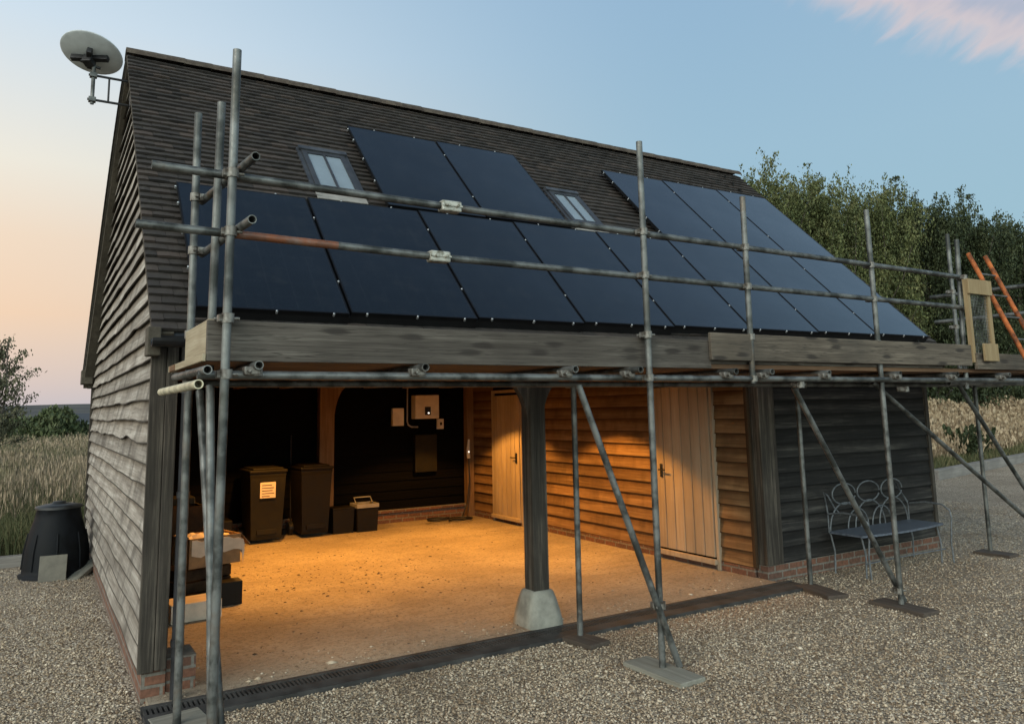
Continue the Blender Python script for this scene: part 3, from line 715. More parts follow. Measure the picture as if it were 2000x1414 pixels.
# roof windows
def roof_window(x0, x1, s0, s1, lab):
    h = .06; f = MB()
    def rbx(mb, xa, xb, sa, sb, ha, hb):
        q = [rp(xa, sa, ha), rp(xb, sa, ha), rp(xb, sb, ha), rp(xa, sb, ha), rp(xa, sa, hb), rp(xb, sa, hb), rp(xb, sb, hb), rp(xa, sb, hb)]
        return mb.add(q, [(0, 3, 2, 1), (4, 5, 6, 7), (0, 1, 5, 4), (1, 2, 6, 5), (2, 3, 7, 6), (3, 0, 4, 7)])
    t = .052
    rbx(f, x0, x0+t, s0, s1, -.01, h); rbx(f, x1-t, x1, s0, s1, -.01, h); rbx(f, x0+t, x1-t, s0, s0+t, -.01, h); rbx(f, x0+t, x1-t, s1-t, s1, -.01, h)
    rbx(f, x0-.045, x0-.003, s0-.02, s1+.07, -.01, .046); rbx(f, x1+.003, x1+.045, s0-.02, s1+.07, -.01, .046)
    w_ = f.build('roof_window', 'frame_dark', barn, label=lab)
    rbx(MB(), x0-.03, x1+.03, s1+.003, s1+.07, -.01, h+.018).build('head_cover', 'lead', w_)
    rbx(MB(), x0+t, x1-t, s0+t, s1-t, .03, .046).build('pane', 'blind', w_)
    c_ = (x0+x1)/2; rbx(MB(), c_-.011, c_+.011, s0+t, s1-t, .047, .06).build('glazing_bar', 'frame_dark', w_)
    m = MB(); rbx(m, x0-.02, x1+.03, s0-.16, s0-.004, .03, .038); m.build('sill_flashing', 'sill_white', w_)
roof_window(1.55, 2.02, 2.27, 3.08, 'left small roof window beside the upper solar panels')
roof_window(4.69, 5.13, 2.30, 3.02, 'right small roof window between the two upper groups of panels')

# ================================================================= SOLAR PANELS
PX0, PW, PH, HP = .21, 1.146, 1.79, .13
def place_mat(x, s, h):  # local frame on the roof: X along eaves, Y up the slope, Z out
    M = Matrix(((1, 0, 0), (0, cy_, -cz_), (0, cz_, cy_))); e = M.to_euler(); return rp(x, s, h), e
def panel_parts(hh):
    g = .011
    gl = MB().box((g+.012, g+.012, -.004), (PW-g-.012, hh-g-.012, .0015))
    fr = MB()
    for a, b in (((g, g), (PW-g, g+.013)), ((g, hh-g-.013), (PW-g, hh-g)), ((g, g+.013), (g+.013, hh-g-.013)), ((PW-g-.013, g+.013), (PW-g, hh-g-.013))):
        fr.box((a[0], a[1], -.035), (b[0], b[1], .002))
    fr.box((g+.013, g+.013, -.035), (PW-g-.013, hh-g-.013, -.006))
    return gl.mesh('glass'), fr.mesh('frame')
sk = MB().box((.0, .012, -.115), (PW, .024, -.036)).mesh('skirt')
clm = MB().lathe([(.008, 0), (.008, .004), (.004, .006)], 8).box((-.007, -.009, -.022), (.007, .0015, -.001)).mesh('clip')
for m_, k in ((sk, 'skirt_black'), (clm, 'clip_metal')): m_.materials.append(MATS[k])
cache = {}
def child(me, par, loc=(0, 0, 0), nm=None):
    o = bpy.data.objects.new(nm or me.name, me); o.parent = par; o.location = loc; col.objects.link(o); return o
ords = ['first', 'second', 'third', 'fourth', 'fifth', 'sixth', 'seventh', 'last']
def panel(x, s, hh, lab, grp, bottom, top=True, left=False, right=False):
    if hh not in cache:
        cache[hh] = panel_parts(hh); cache[hh][0].materials.append(MATS['panel_glass']); cache[hh][1].materials.append(MATS['panel_frame'])
    gm, fm = cache[hh]; loc, e = place_mat(x, s, HP)
    t = thing('solar_module', lab, 'solar panel', loc, grp); t.rotation_euler = e
    child(gm, t); child(fm, t)
    if bottom:
        child(sk, t)
        for q in (.12, .50, .88): child(clm, t, (PW*q, .006, .0), 'clip')
    if top:
        for q in (.3, .75): child(clm, t, (PW*q, hh-.004, .0), 'clip')
    if not right:
        for q in (.25, .80): child(clm, t, (PW, hh*q, .0), 'clip')
    if left:
        for q in (.1, .28, .55, .8, .95): child(clm, t, (.0, hh*q, .0), 'clip')
ds = .018
for i in range(8):
    panel(PX0+i*PW, .125+ds*i, PH, f'{ords[i]} black solar panel from the left in the long lower row' if i < 7 else 'rightmost black solar panel of the long lower row', 'solar panels in the lower row', True, True, i == 0, i == 7)
for j, xx_ in enumerate((2.19, 2.19+PW)):
    panel(xx_, 1.935+.016*xx_, PH, ('left' if j == 0 else 'right')+' panel of the upper pair between the two roof windows', 'upper pair of solar panels', j < 0, True, j == 0, j == 1)
for j in range(3):
    xx_ = 5.955+j*PW; panel(xx_, 1.935+.016*xx_, PH, ['left', 'middle', 'right'][j]+' panel of the upper three at the right end of the roof', 'upper three solar panels', False, True, j == 0, j == 2)

# ================================================================= SCAFFOLD
sc_ = thing('scaffold', 'galvanised tube scaffold with board platform along the front of the barn', 'scaffold', (4.7, -1, 0))
TR = .0245
def T(nm, pts, m='galv', lab=None):
    o = MB().tube(pts, TR, 14, open_end=True).build(nm, m, sc_)
    if lab: o['label'] = lab
    return o
yo = -1.49
T('standard', [(.150, yo, -.03), (.172, yo, 3.90)]); T('standard', [(3.19, -1.475, .0), (3.172, yo, 3.86)]); T('standard', [(4.335, -1.44, 2.0), (4.347, -1.44, 3.585)])
T('standard', [(6.128, -1.42, .005), (6.118, -1.41, 3.69)]); T('standard', [(7.70, -1.35, 1.95), (7.795, -1.35, 3.57)])
T('standard', [(.125, -.595, -.03), (.113, -.595, 3.82)]); T('standard', [(.165, -1.02, 2.05), (.165, -1.11, 3.72)])
T('standard', [(3.185, -.50, .0), (3.19, -.50, 2.06)]); T('standard', [(6.17, -.41, .0), (6.164, -.41, 2.06)]); T('standard', [(9.39, -.53, .0), (9.403, -.53, 2.06)])
T('standard', [(9.17, -.5, 2.05), (9.18, -.5, 3.95)])
# ledgers
T('ledger', [(.03, -1.437, 2.043), (10.2, -1.437, 2.035)]); T('ledger', [(.12, -.545, 2.03), (10.2, -.46, 2.02)])
T('ledger', [(7.4, -1.33, 2.01), (11.4, -1.30, 2.0)])
# guard rails
T('guard_rail', [(-.24, -1.428, 3.175), (1.55, -1.428, 3.158)]); T('guard_rail', [(1.562, -1.428, 3.158), (7.66, -1.40, 3.14)])
T('guard_rail', [(-.305, -1.428, 2.842), (.20, -1.428, 2.835)]); T('guard_rail', [(.20, -1.428, 2.835), (.80, -1.428, 2.826)], 'rusty', 'rusty orange stretch of the lower guard rail')
T('guard_rail', [(.80, -1.428, 2.826), (1.47, -1.428, 2.814)]); T('guard_rail', [(1.48, -1.428, 2.814), (7.66, -1.40, 2.81)])
T('guard_rail', [(.171, -.50, 3.247), (.240, -1.72, 3.212)]); T('guard_rail', [(.183, -.50, 2.889), (.23, -1.72, 2.860)])
T('guard_rail', [(9.5, -.02, 3.21), (9.6, -2.6, 3.20)]); T('guard_rail', [(9.5, -.05, 2.87), (9.6, -2.6, 2.87)])
# transoms under the boards
for xx_, yf in ((.325, -1.56), (1.32, -1.56), (2.45, -1.56), (3.00, -1.60), (4.02, -1.56), (4.44, -1.56), (5.25, -1.50), (6.3, -1.50), (7.25, -1.52), (8.2, -1.55), (9.3, -1.55)):
    T('transom', [(xx_, yf, 2.092), (xx_+.03, -.30, 2.092)])
T('transom', [(.0, -.28, 1.985), (.0, -1.67, 1.985)], 'yellow_tube', 'pale yellowish tube end below the platform corner')
T('transom', [(.06, -.42, 2.075), (.06, -1.56, 2.065)])
# braces
T('brace', [(.181, -.62, 1.98), (.208, -1.43, .22)]); T('brace', [(2.60, -1.38, 1.99), (3.30, -1.53, .0)])
T('brace', [(4.95, -1.35, 1.97), (6.27, -1.36, -.0)]); T('brace', [(6.60, -1.0, 2.03), (9.6, -1.0, .30)]); T('brace', [(8.35, -.9, 2.03), (9.8, -.9, .55)])
T('brace', [(.172, -1.02, 2.0), (.155, -1.52, .05)])
# couplers: one little clamp mesh copied to each joint
cmb = MB().tube([(0, 0, -.026), (0, 0, .026)], .034, 12).bbox((-.032, .02, -.024), (.032, .072, .024), .006).tube([(.03, .0, .0), (.062, .0, .0)], .009, 8).tube([(-.03, .05, .0), (-.06, .05, .0)], .009, 8).bbox((-.05, -.012, -.02), (-.03, .04, .02), .004).mesh('coupler')
cmb.materials.append(MATS['coupler_metal'])
def coupler(x, y, z, rot=0., bright=False):
    o = bpy.data.objects.new('coupler', cmb); col.objects.link(o); o.parent = sc_; o.matrix_parent_inverse = parent_world(sc_).inverted()
    o.location = (x, y, z); o.rotation_euler = (0, 0, rot)
for sx_, zs in ((.168, (3.17, 2.835, 2.35, 2.045)), (3.174, (3.148, 2.812, 2.36, 2.04)), (4.343, (3.145, 2.81, 2.385, 2.04)), (6.118, (3.142, 2.81, 2.385, 2.04)), (7.75, (3.14, 2.81))):
    for z in zs: coupler(sx_, -1.488 if sx_ < 4 else (-1.44 if sx_ < 5 else -1.41), z, random.uniform(-.2, .2)+(pi if random.random() < .0 else 0))
for z in (3.245, 2.888, 2.34, 2.03): coupler(.116, -.595, z, -pi/2)
for xx_ in (3.185, 6.165, 9.40): coupler(xx_, -.50, 2.02)
coupler(3.20, -1.475, .42, 1.2); coupler(6.128, -1.41, .12, -.6); coupler(6.60, -1.35, 1.95, .4); coupler(4.95, -1.42, 1.99)
for z in (2.75, 3.2): coupler(9.175, -.5, z)
for xx_ in (.335, 1.33, 2.45, 3.01, 4.03, 4.45, 5.25, 6.3, 7.25, 8.2): coupler(xx_, -1.46, 2.065, 1.57)
# sleeve couplers joining guard rail lengths
for x_, z_ in ((1.56, 3.158), (1.475, 2.814)):
    m = MB().bbox((x_-.072, -1.466, z_-.036), (x_+.072, -1.39, z_+.036), .010).tube([(x_-.035, -1.466, z_+.0), (x_-.035, -1.495, z_+.0)], .010, 8).tube([(x_+.035, -1.466, z_), (x_+.035, -1.495, z_)], .010, 8).box((x_-.074, -1.472, z_-.004), (x_+.074, -1.465, z_+.006))
    m.build('sleeve_coupler', 'coupler_bright', sc_)
# deck and toe boards
for r_ in range(5):
    for (xa, xb) in ((.075, 3.95), (3.96, 7.85), (7.86, 10.3)):
        ya = -1.39+r_*.232; dz = random.uniform(0, .004)
        MB().bbox((xa+random.uniform(-.03, .02), ya, 2.118+dz), (xb, ya+.225, 2.156+dz), .004).build('deck_board', 'deck_under', sc_)
MB().bbox((.052, -1.425, 2.118), (.072, -.16, 2.16), .003).build('deck_board', 'board_end', sc_, label='pale end of the deck at the left corner')
MB().bbox((3.6, -1.40, 2.157), (7.2, -1.18, 2.19), .004).build('deck_board', 'scaff_board', sc_)
MB().bbox((.075, -1.427, 2.12), (3.885, -1.39, 2.345), .004).build('toe_board', 'scaff_board', sc_, label='grey front toe board along the left half of the platform')
MB().bbox((3.86, -1.46, 2.185), (7.66, -1.43, 2.405), .004).build('toe_board', 'scaff_board_tan', sc_, label='browner front toe board along the right half of the platform')
MB().bbox((7.70, -1.49, 2.15), (10.3, -1.455, 2.32), .004).build('toe_board', 'scaff_board_tan', sc_, label='short toe board at the far right past the gate')
MB().bbox((.085, -1.385, 2.16), (.122, -.62, 2.355), .004).build('toe_board', 'board_end', sc_, label='pale end toe board across the left end of the platform')
# sole boards on the gravel
def sole(c, a, l, wd, th, m, lab):
    Mx = Matrix.Translation(V(c)) @ Matrix.Rotation(a, 4, 'Z')
    o = MB().bbox((-l/2, -wd/2, 0), (l/2, wd/2, th), .006).build('sole_board', m)
    o.matrix_world = Mx; tag(o, lab, 'board', 'sole boards under the scaffold feet')
sole((3.16, -.60, -.035), 1.72, .34, .22, .035, 'sole_dark', 'small dark sole board under the scaffold tube near the middle post')
sole((3.17, -1.50, -.035), 1.60, .58, .24, .035, 'sole_grey', 'pale grey sole board under the tall front tube right of the middle post')
sole((6.05, -.62, -.035), 1.30, .52, .24, .035, 'sole_dark', 'dark sole board beside the brick corner of the store')
sole((6.12, -1.44, -.035), 1.50, .56, .22, .035, 'sole_dark', 'dark sole board under the tube and brace in front of the bench')
sole((9.33, -.62, -.035), 1.60, .42, .24, .035, 'sole_dark', 'far dark sole board under the tube right of the barn')
sole((.16, -.58, -.035), .12, .30, .40, .035, 'sole_grey', 'pale sole board under the tube beside the barn corner')

# gate and ladder
gt = thing('safety_gate', 'new pine framed mesh gate at the right end of the platform', 'gate', (7.7, -1.45, 2.2))
MB().bbox((7.66, -1.50, 2.95), (8.12, -1.475, 3.11), .003).build('top_board', 'new_pine', gt)
MB().bbox((7.79, -1.532, 2.235), (8.06, -1.507, 2.42), .003).build('bottom_board', 'new_pine', gt)
for xx_ in (7.665, 8.07): MB().bbox((xx_, -1.474, 2.22), (xx_+.055, -1.43, 3.11), .003).build('stile', 'new_pine', gt)
mm = MB()
for i in range(12): xx_ = 7.71+i*.03; mm.tube([(xx_, -1.456, 2.30), (xx_, -1.456, 2.95)], .0024, 4, smooth=False)
for i in range(18): z = 2.42+i*.031; mm.tube([(7.71, -1.456, z), (8.07, -1.456, z)], .0024, 4, smooth=False)
mm.build('wire_mesh', 'galv', gt)
ld = thing('ladder', 'orange wooden ladder with metal rungs leaning on the right end of the scaffold', 'ladder', (8.5, -2.5, 0))
def lp(x, z): return V((x, -1.19-(3.50-z)*.394, z))
for xx_ in (8.30, 8.66): MB().tube([lp(xx_, -.03), lp(xx_, 3.49)], .025, 10).build('stile', 'ladder_orange', ld)
for k in range(13):
    z = .18+k*.255; MB().tube([lp(8.30, z), lp(8.66, z)], .011, 8).build('rung', 'galv', ld)

# ================================================================= DISH
dt_ = thing('satellite_dish', 'pale round dish antenna on a bracket at the gable peak', 'satellite dish', (-.02, 3.05, 5.3))
yd = 3.05
MB().tube([(-.025, yd, 5.42), (-.43, yd, 5.42)], .014, 8).tube([(-.025, yd, 5.15), (-.43, yd, 5.15)], .014, 8).tube([(-.235, yd, 5.42), (-.235, yd, 5.15)], .010, 8).bbox((-.03, yd-.04, 5.10), (-.012, yd+.04, 5.47), .003).build('wall_bracket', 'dark_iron', dt_)
pm = MB().tube([(-.385, yd, 5.10), (-.385, yd, 5.60)], .019, 10)
for z in (5.42, 5.15): pm.bbox((-.42, yd-.035, z-.025), (-.35, yd+.035, z+.025), .004)
pm.build('mast', 'galv', dt_)
nrm = V((.215, .33, .957)).normalized(); cD = V((-.425, yd, 5.615))
q = nrm.to_track_quat('Z', 'Y'); MD = Matrix.Translation(cD) @ q.to_matrix().to_4x4()
Rd = .30
prof = [(Rd*t, .055*t*t) for t in (.02, .2, .4, .6, .8, .95, 1.)]; prof += [(Rd*1.012, .058), (Rd*1.012, .066)]+[(Rd*t, .055*t*t+.012) for t in (1., .8, .6, .4, .2, .02)]
MB().lathe(prof, 40, M=MD).build('dish', 'dish_grey', dt_)
hb = MB()
hb.bbox((-.19, -.028, -.045), (.19, .028, .012), .005, M=MD @ Matrix.Rotation(.1, 4, 'Z')).bbox((-.025, -.13, -.055), (.025, .13, .012), .005, M=MD @ Matrix.Rotation(.45, 4, 'Z'))
hb.bbox((-.05, -.05, -.10), (.05, .05, .0), .01, M=MD).tube([MD @ V((-.08, -.1, -.07)), MD @ V((.08, .02, -.07))], .015, 8)
hb.build('mounting_cross', 'dark_iron', dt_)

# ================================================================= INSIDE THE CARPORT
def wheelie(x, y, w_, m, lab, label_plate):
    t = thing('wheelie_bin', lab, 'wheelie bin', (x, y, 0), 'wheelie bins in the carport')
    b_ = MB(); d_ = .62
    vs = []
    for z, s in ((.06, .84), (.10, .86), (.92, 1.), (.96, 1.03), (.99, 1.03)):
        ww, dd = w_*s/2, d_*s/2
        vs += [(x-ww, y-dd, z), (x+ww, y-dd, z), (x+ww, y+dd, z), (x-ww, y+dd, z)]
    fs = [(0, 3, 2, 1)]+[(i*4+k, i*4+(k+1) % 4, i*4+4+(k+1) % 4, i*4+4+k) for i in range(4) for k in range(4)]+[(16, 17, 18, 19)]
    b_.add(vs, fs); b_.bbox((x-.14, y-.295, .13), (x+.14, y-.268, .2), .006)
    b_.build('body', m, t)
    MB().bbox((x-w_/2-.02, y-d_/2-.035, .992), (x+w_/2+.02, y+d_/2+.02, 1.035), .014).bbox((x-w_/2+.03, y-d_/2, 1.03), (x+w_/2-.03, y+d_/2-.02, 1.06), .014).build('lid', m, t)
    MB().tube([(x-w_/2+.05, y+d_/2+.06, .98), (x+w_/2-.05, y+d_/2+.06, .98)], .015, 8).build('handle', 'black_plastic', t)
    for s in (-1, 1): MB().tube([(x+s*(w_/2-.02), y+d_/2-.08, .10), (x+s*(w_/2+.04), y+d_/2-.08, .10)], .10, 18).build('wheel', 'black_plastic', t)
    if label_plate:
        p = MB().bbox((x-.115, y-.326, .64), (x+.105, y-.31, .86), .003).build('sticker', 'cream_label', t)
        p.rotation_euler = (0, 0, 0)
        k = MB()
        for i, (a, b) in enumerate(((-.09, .05), (-.09, .08), (-.09, .06), (-.09, .085), (-.09, .02))): k.box((x+a, y-.3275, .825-i*.038), (x+b, y-.3262, .813-i*.038))
        k.build('printed_lines', 'label_ink', p)
    return t
wheelie(2.20, 5.98, .50, 'bin_green', 'olive green wheelie bin with a pale sticker on its front', True)
wheelie(2.94, 6.08, .46, 'bin_dark', 'dark brown wheelie bin right of the one with the sticker', False)
cb = thing('kitchen_caddy', 'small dark caddy bin with raised grey lid against the back wall', 'bin', (3.78, 6.0, 0))
MB().box((3.62, 5.86, .0), (3.94, 6.14, .36), taper=-.08).build('body', 'bin_dark', cb)
lid = MB()
for a, b in (((3.60, 5.83), (3.955, 5.86)), ((3.60, 6.14), (3.955, 6.17)), ((3.60, 5.86), (3.63, 6.14)), ((3.925, 5.86), (3.955, 6.14))): lid.box((*a, .362), (*b, .42))
lid.tube([(3.64, 6.0, .42), (3.64, 6.1, .50), (3.91, 6.1, .50), (3.91, 6.0, .42)], .010, 8)
lid.build('rim', 'grey_plastic', cb)
t = thing('storage_tub', 'low dark tub between the dark wheelie bin and the caddy', 'tub', (3.4, 6.0, 0))
MB().box((3.25, 5.9, 0), (3.56, 6.2, .36), taper=-.1).build('body', 'bin_dark', t); MB().bbox((3.23, 5.88, .361), (3.58, 6.22, .385), .006).build('lid', 'bin_dark', t)
t = thing('yard_broom', 'thin upright broom shaft behind the two wheelie bins', 'broom', (2.74, 6.42, 0))
MB().tube([(2.74, 6.42, .08), (2.74, 6.49, 1.50)], .012, 8).build('shaft', 'dark_iron', t); MB().bbox((2.60, 6.38, .0), (2.88, 6.45, .08), .008).build('brush_head', 'bin_dark', t)
# inverter and boxes on the back wall
t = thing('solar_inverter', 'pale square inverter on the black back wall with a small lit display', 'inverter', (5.02, 6.46, 1.9))
inv = MB().bbox((4.80, 6.33, 1.70), (5.25, 6.515, 2.10), .012).build('housing', 'white_plastic', t)
MB().bbox((4.975, 6.318, 1.76), (5.085, 6.329, 1.90), .004).build('display', 'dark_iron', inv)
MB().bbox((5.03, 6.312, 1.785), (5.055, 6.317, 1.805), .001).build('status_light', 'led_white', t)
tag(MB().bbox((4.435, 6.44, 1.59), (4.64, 6.518, 1.885), .006).build('isolator_box', 'white_plastic'), 'pale upright rectangular box left of the inverter', 'electrical box')
t = thing('wall_switch', 'small pale switch plate right of the inverter', 'switch', (5.34, 6.5, 1.6))
MB().bbox((5.285, 6.47, 1.515), (5.405, 6.518, 1.69), .005).build('plate', 'white_plastic', t); MB().bbox((5.33, 6.455, 1.58), (5.365, 6.469, 1.63), .003).build('knob', 'bin_dark', t)
tag(MB().tube([(4.80, 6.49, 2.30), (4.76, 6.49, 2.27), (4.725, 6.49, 2.21), (4.72, 6.49, 1.66), (4.74, 6.49, 1.60), (4.80, 6.49, 1.565), (4.92, 6.49, 1.56)], .014, 8).build('cable_conduit', 'grey_plastic'), 'bent grey conduit dropping beside the inverter', 'conduit')
tag(MB().bbox((4.84, 6.42, .80), (5.25, 6.518, 1.43), .01).build('battery_cabinet', 'bin_green'), 'dim brown upright cabinet hung below the inverter', 'cabinet')
t = thing('charging_cable', 'charging plug hung on the wall corner with black cable coiled below', 'cable', (5.85, 6.3, 0))
MB().tube([(5.80, 6.30, 1.00), (5.79, 6.30, 1.12), (5.82, 6.32, 1.32)], [.03, .035, .018], 10).build('plug', 'white_plastic', t)
MB().bbox((5.775, 6.258, 1.10), (5.795, 6.268, 1.12), .002).build('indicator', 'led_white', t)
pts = [(5.80, 6.30, 1.0), (5.80, 6.28, .6), (5.74, 6.26, .25), (5.62, 6.2, .04)]
for k in range(0, 64): a = k*2*pi/22; cxk = 5.45 if k < 32 else 5.05; pts.append((cxk+.20*cos(a)+.012*sin(k), 5.95+.13*sin(a), .014+.0012*k))
MB().tube(pts, .012, 6).build('cord', 'cable', t)
# boxes by the left wall
t = thing('cardboard_box', 'open cardboard box stuffed with paper on top of the crates by the left wall', 'box', (.85, 2.6, .4))
Mx = Matrix.Translation((.84, 2.62, 0)) @ Matrix.Rotation(.25, 4, 'Z')
b_ = MB(); 
for a, b in (((-.26, -.2, .36), (.26, -.185, .64)), ((-.26, .185, .36), (.26, .2, .64)), ((-.26, -.185, .36), (-.245, .185, .64)), ((.245, -.185, .36), (.26, .185, .64)), ((-.245, -.185, .36), (.245, .185, .375))): b_.box(a, b, Mx)
b_.add([Mx @ V(q) for q in ((.26, -.2, .64), (.26, .2, .64), (.36, .2, .52), (.36, -.2, .52), (.265, -.2, .64), (.265, .2, .64), (.368, .2, .524), (.368, -.2, .524))], [(0, 1, 2, 3), (4, 5, 6, 7), (0, 3, 7, 4), (1, 2, 6, 5), (2, 3, 7, 6)])
b_.build('body', 'cardboard', t)
cl = MB(); n_ = 14; vs = []
for i in range(n_+1):
    for j in range(n_+1):
        x = -.24+.66*i/n_; y = -.24+.44*j/n_; zz = .63+.07*mnoise.noise(V((x*6, y*6, 1)))+.03*mnoise.noise(V((x*18, y*18, 1)))
        if x > .27: zz -= (x-.27)*1.3; x = .275+.05*mnoise.noise(V((y*8, zz*6, 0)))
        if y < -.17: zz -= (-.17-y)*2.2; y = -.205-.01*abs(mnoise.noise(V((x*20, 0, 0))))
        vs.append(Mx @ V((x, y, zz)))
fs = [(i*(n_+1)+j, i*(n_+1)+j+1, (i+1)*(n_+1)+j+1, (i+1)*(n_+1)+j) for i in range(n_) for j in range(n_)]
cl.add(vs, fs, False).build('crumpled_paper', 'paper', t)
def crate(c, a, dims, m, lab, slats=True):
    l, w_, h = dims; Mx = Matrix.Translation(V(c)) @ Matrix.Rotation(a, 4, 'Z'); b_ = MB()
    nrow = 3
    for k in range(nrow):
        z0 = k*h/nrow+.004; z1 = (k+1)*h/nrow-.012
        b_.box((-l/2, -w_/2, z0), (l/2, -w_/2+.012, z1), Mx).box((-l/2, w_/2-.012, z0), (l/2, w_/2, z1), Mx).box((-l/2, -w_/2+.013, z0), (-l/2+.012, w_/2-.013, z1), Mx).box((l/2-.012, -w_/2+.013, z0), (l/2, w_/2-.013, z1), Mx)
    for sx_ in (-1, 1):
        for sy_ in (-1, 1): b_.box((sx_*(l/2-.014)-.012, sy_*(w_/2-.026)-.012, .0), (sx_*(l/2-.014)+.010*1, sy_*(w_/2-.026)+.012, h), Mx)
    b_.box((-l/2+.013, -w_/2+.013, .004), (l/2-.013, w_/2-.013, .016), Mx)
    o = b_.build('crate', m); return tag(o, lab, 'crate')
crate((.76, 2.70, .0), .3, (.54, .40, .34), 'crate_brown', 'dark slatted crate under the open cardboard box')
crate((.60, 3.15, .0), .05, (.5, .4, .9), 'crate_brown', 'tall dark rack standing behind the cardboard box')
o = MB().bbox((.42, 3.0, .905), (.78, 3.3, .98), .01).build('tool_tray', 'bin_green'); tag(o, 'green tray on top of the tall dark rack', 'tray')
o = MB().bbox((-.22, -.16, 0), (.22, .16, .16), .006).build('white_carton', 'paper'); o.location = (.62, 2.0, .001); o.rotation_euler = (0, 0, .1); tag(o, 'low pale carton on the floor in front of the crates', 'carton')
o = MB().bbox((-.10, -.10, 0), (.10, .10, .22), .006).build('dark_tub', 'bin_dark'); o.location = (1.02, 2.35, .001); tag(o, 'small dark tub beside the slatted crate', 'tub')
# low heap beside bin
o = MB().bbox((-.16, -.18, 0), (.16, .18, .34), .02).build('storage_box', 'bin_dark'); o.location = (1.62, 6.1, .001); tag(o, 'low dark storage box left of the green wheelie bin', 'storage box')
# lamps in the ceiling
for i, (lx, ly) in enumerate(((2.0, 2.9), (4.75, 2.3), (2.1, 4.6), (4.75, 4.75))):
    t = thing('ceiling_downlight', ['front left', 'front right', 'rear left', 'rear right'][i]+' round downlight in the carport ceiling', 'downlight', (lx, ly, 2.2), 'carport downlights')
    MB().tube([(lx, ly, 2.339), (lx, ly, 2.285)], .06, 20).build('trim', 'lamp_trim', t)
    MB().tube([(lx, ly, 2.284), (lx, ly, 2.276)], .045, 20).build('lens', 'lamp_glow', t)
    L = bpy.data.lights.new('downlight', 'SPOT'); L.energy = [370, 480, 350, 460][i]; L.color = (1, .43, .075); L.spot_size = radians(116); L.spot_blend = .22; L.shadow_soft_size = .045
    o = bpy.data.objects.new('downlight', L); col.objects.link(o); o.location = (lx, ly, 2.26); o.parent = t; o.matrix_parent_inverse = parent_world(t).inverted()

# ================================================================= BENCH
t = thing('garden_bench', 'curly blue grey wire garden bench in front of the dark store wall', 'bench', (7.6, -.3, 0))
bx0, bx1, by0, by1, bz = 6.93, 8.45, -.10, -.52, .40
seat = MB(); n_ = 14; vs = []
for i in range(n_+1):
    u = i/n_; x = bx0+(bx1-bx0)*u; bow = .06*sin(pi*u)
    vs += [(x, by0, bz-.01), (x, by1-bow, bz-.01), (x, by1-bow, bz+.012), (x, by0, bz+.012)]
fs = [(4*i+k, 4*i+(k+1) % 4, 4*i+4+(k+1) % 4, 4*i+4+k) for i in range(n_) for k in range(4)]+[(0, 1, 2, 3), (4*n_, 4*n_+1, 4*n_+2, 4*n_+3)]
seat.add(vs, fs).build('seat', 'bench_paint', t)
bk = MB(); r_ = .0085
def arc(cx, cz, rx, rz, a0, a1, n=18, y=by0): return [(cx+rx*cos(radians(a0+(a1-a0)*k/n)), y+.0+(cz+rz*sin(radians(a0+(a1-a0)*k/n))-bz)*-.0, cz+rz*sin(radians(a0+(a1-a0)*k/n))) for k in range(n+1)]
w3 = (bx1-bx0-.16)/3
for k in range(3):
    cx = bx0+.08+w3*(k+.5)
    bk.tube(arc(cx, .80, w3*.46, .115, 0, 342, 26), r_, 6)
    bk.tube(arc(cx, bz, w3*.62, .30, 0, 180), r_, 6)
for k in range(4):
    cx = bx0+.08+w3*k
    if 0 < k < 3: bk.tube(arc(cx, bz, w3*.42, .22, 0, 180), r_, 6)
bk.tube([(bx0, by0, bz), (bx0+.0, by0, .6), (bx0-.04, by0, .84), (bx0+.02, by0, .80), (bx0+.12, by0, .66), (bx0+.22, by0, .58)], r_, 6)
bk.tube([(bx1, by0, bz), (bx1, by0, .6), (bx1-.22, by0, .86), (bx1-.10, by0, .72), (bx1, by0, .62)], r_, 6)
bk.build('backrest', 'bench_wire', t)
for xx_, s in ((bx0, 1), (bx1+.04, -1)):
    MB().tube([(xx_, by0, .60), (xx_, -.30, .63), (xx_, -.50, .62), (xx_, -.585, .56), (xx_, -.60, .48), (xx_, -.57, .2), (xx_, -.58, -.035)], .0105, 8).build('armrest', 'bench_wire', t)
for xx_, yy_ in ((bx0+.02, by0), (bx1-.02, by0), (bx0+.05, by1+.06), (bx1-.05, by1+.06)):
    MB().tube([(xx_, yy_, bz), (xx_+.03, yy_-.02, .2), (xx_, yy_-.03, -.035)], .010, 8).build('leg', 'bench_wire', t)
MB().tube([(bx0, by1, .12), (bx0+.5, by1+.08, .10), (bx1-.5, by1+.08, .10), (bx1, by1, .12)], .008, 6).build('stretcher', 'bench_wire', t)

# ================================================================= LEFT SIDE: composter etc.
t = thing('compost_bin', 'tapered black plastic compost bin beside the gable wall', 'compost bin', (-.42, 5.35, -.035))
cc_ = (-.40, 5.30, GZ)
MB().lathe([(.385, 0), (.39, .03), (.355, .045), (.35, .10), (.335, .30), (.30, .50), (.25, .68), (.232, .77), (.24, .78)], 32, c=cc_).build('body', 'navy_plastic', t)
MB().lathe([(.25, .781), (.258, .792), (.25, .81), (.16, .83), (.075, .838), (.07, .86), (.02, .865)], 32, c=cc_).build('lid', 'lid_black', t)
fl = MB()
for k in range(8): a = k*pi/4; fl.tube([(cc_[0]+.352*cos(a), cc_[1]+.352*sin(a), .06), (cc_[0]+.338*cos(a), cc_[1]+.338*sin(a), .27), (cc_[0]+.30*cos(a), cc_[1]+.30*sin(a), .47)], .012, 6)
fl.build('ribs', 'navy_plastic', t)
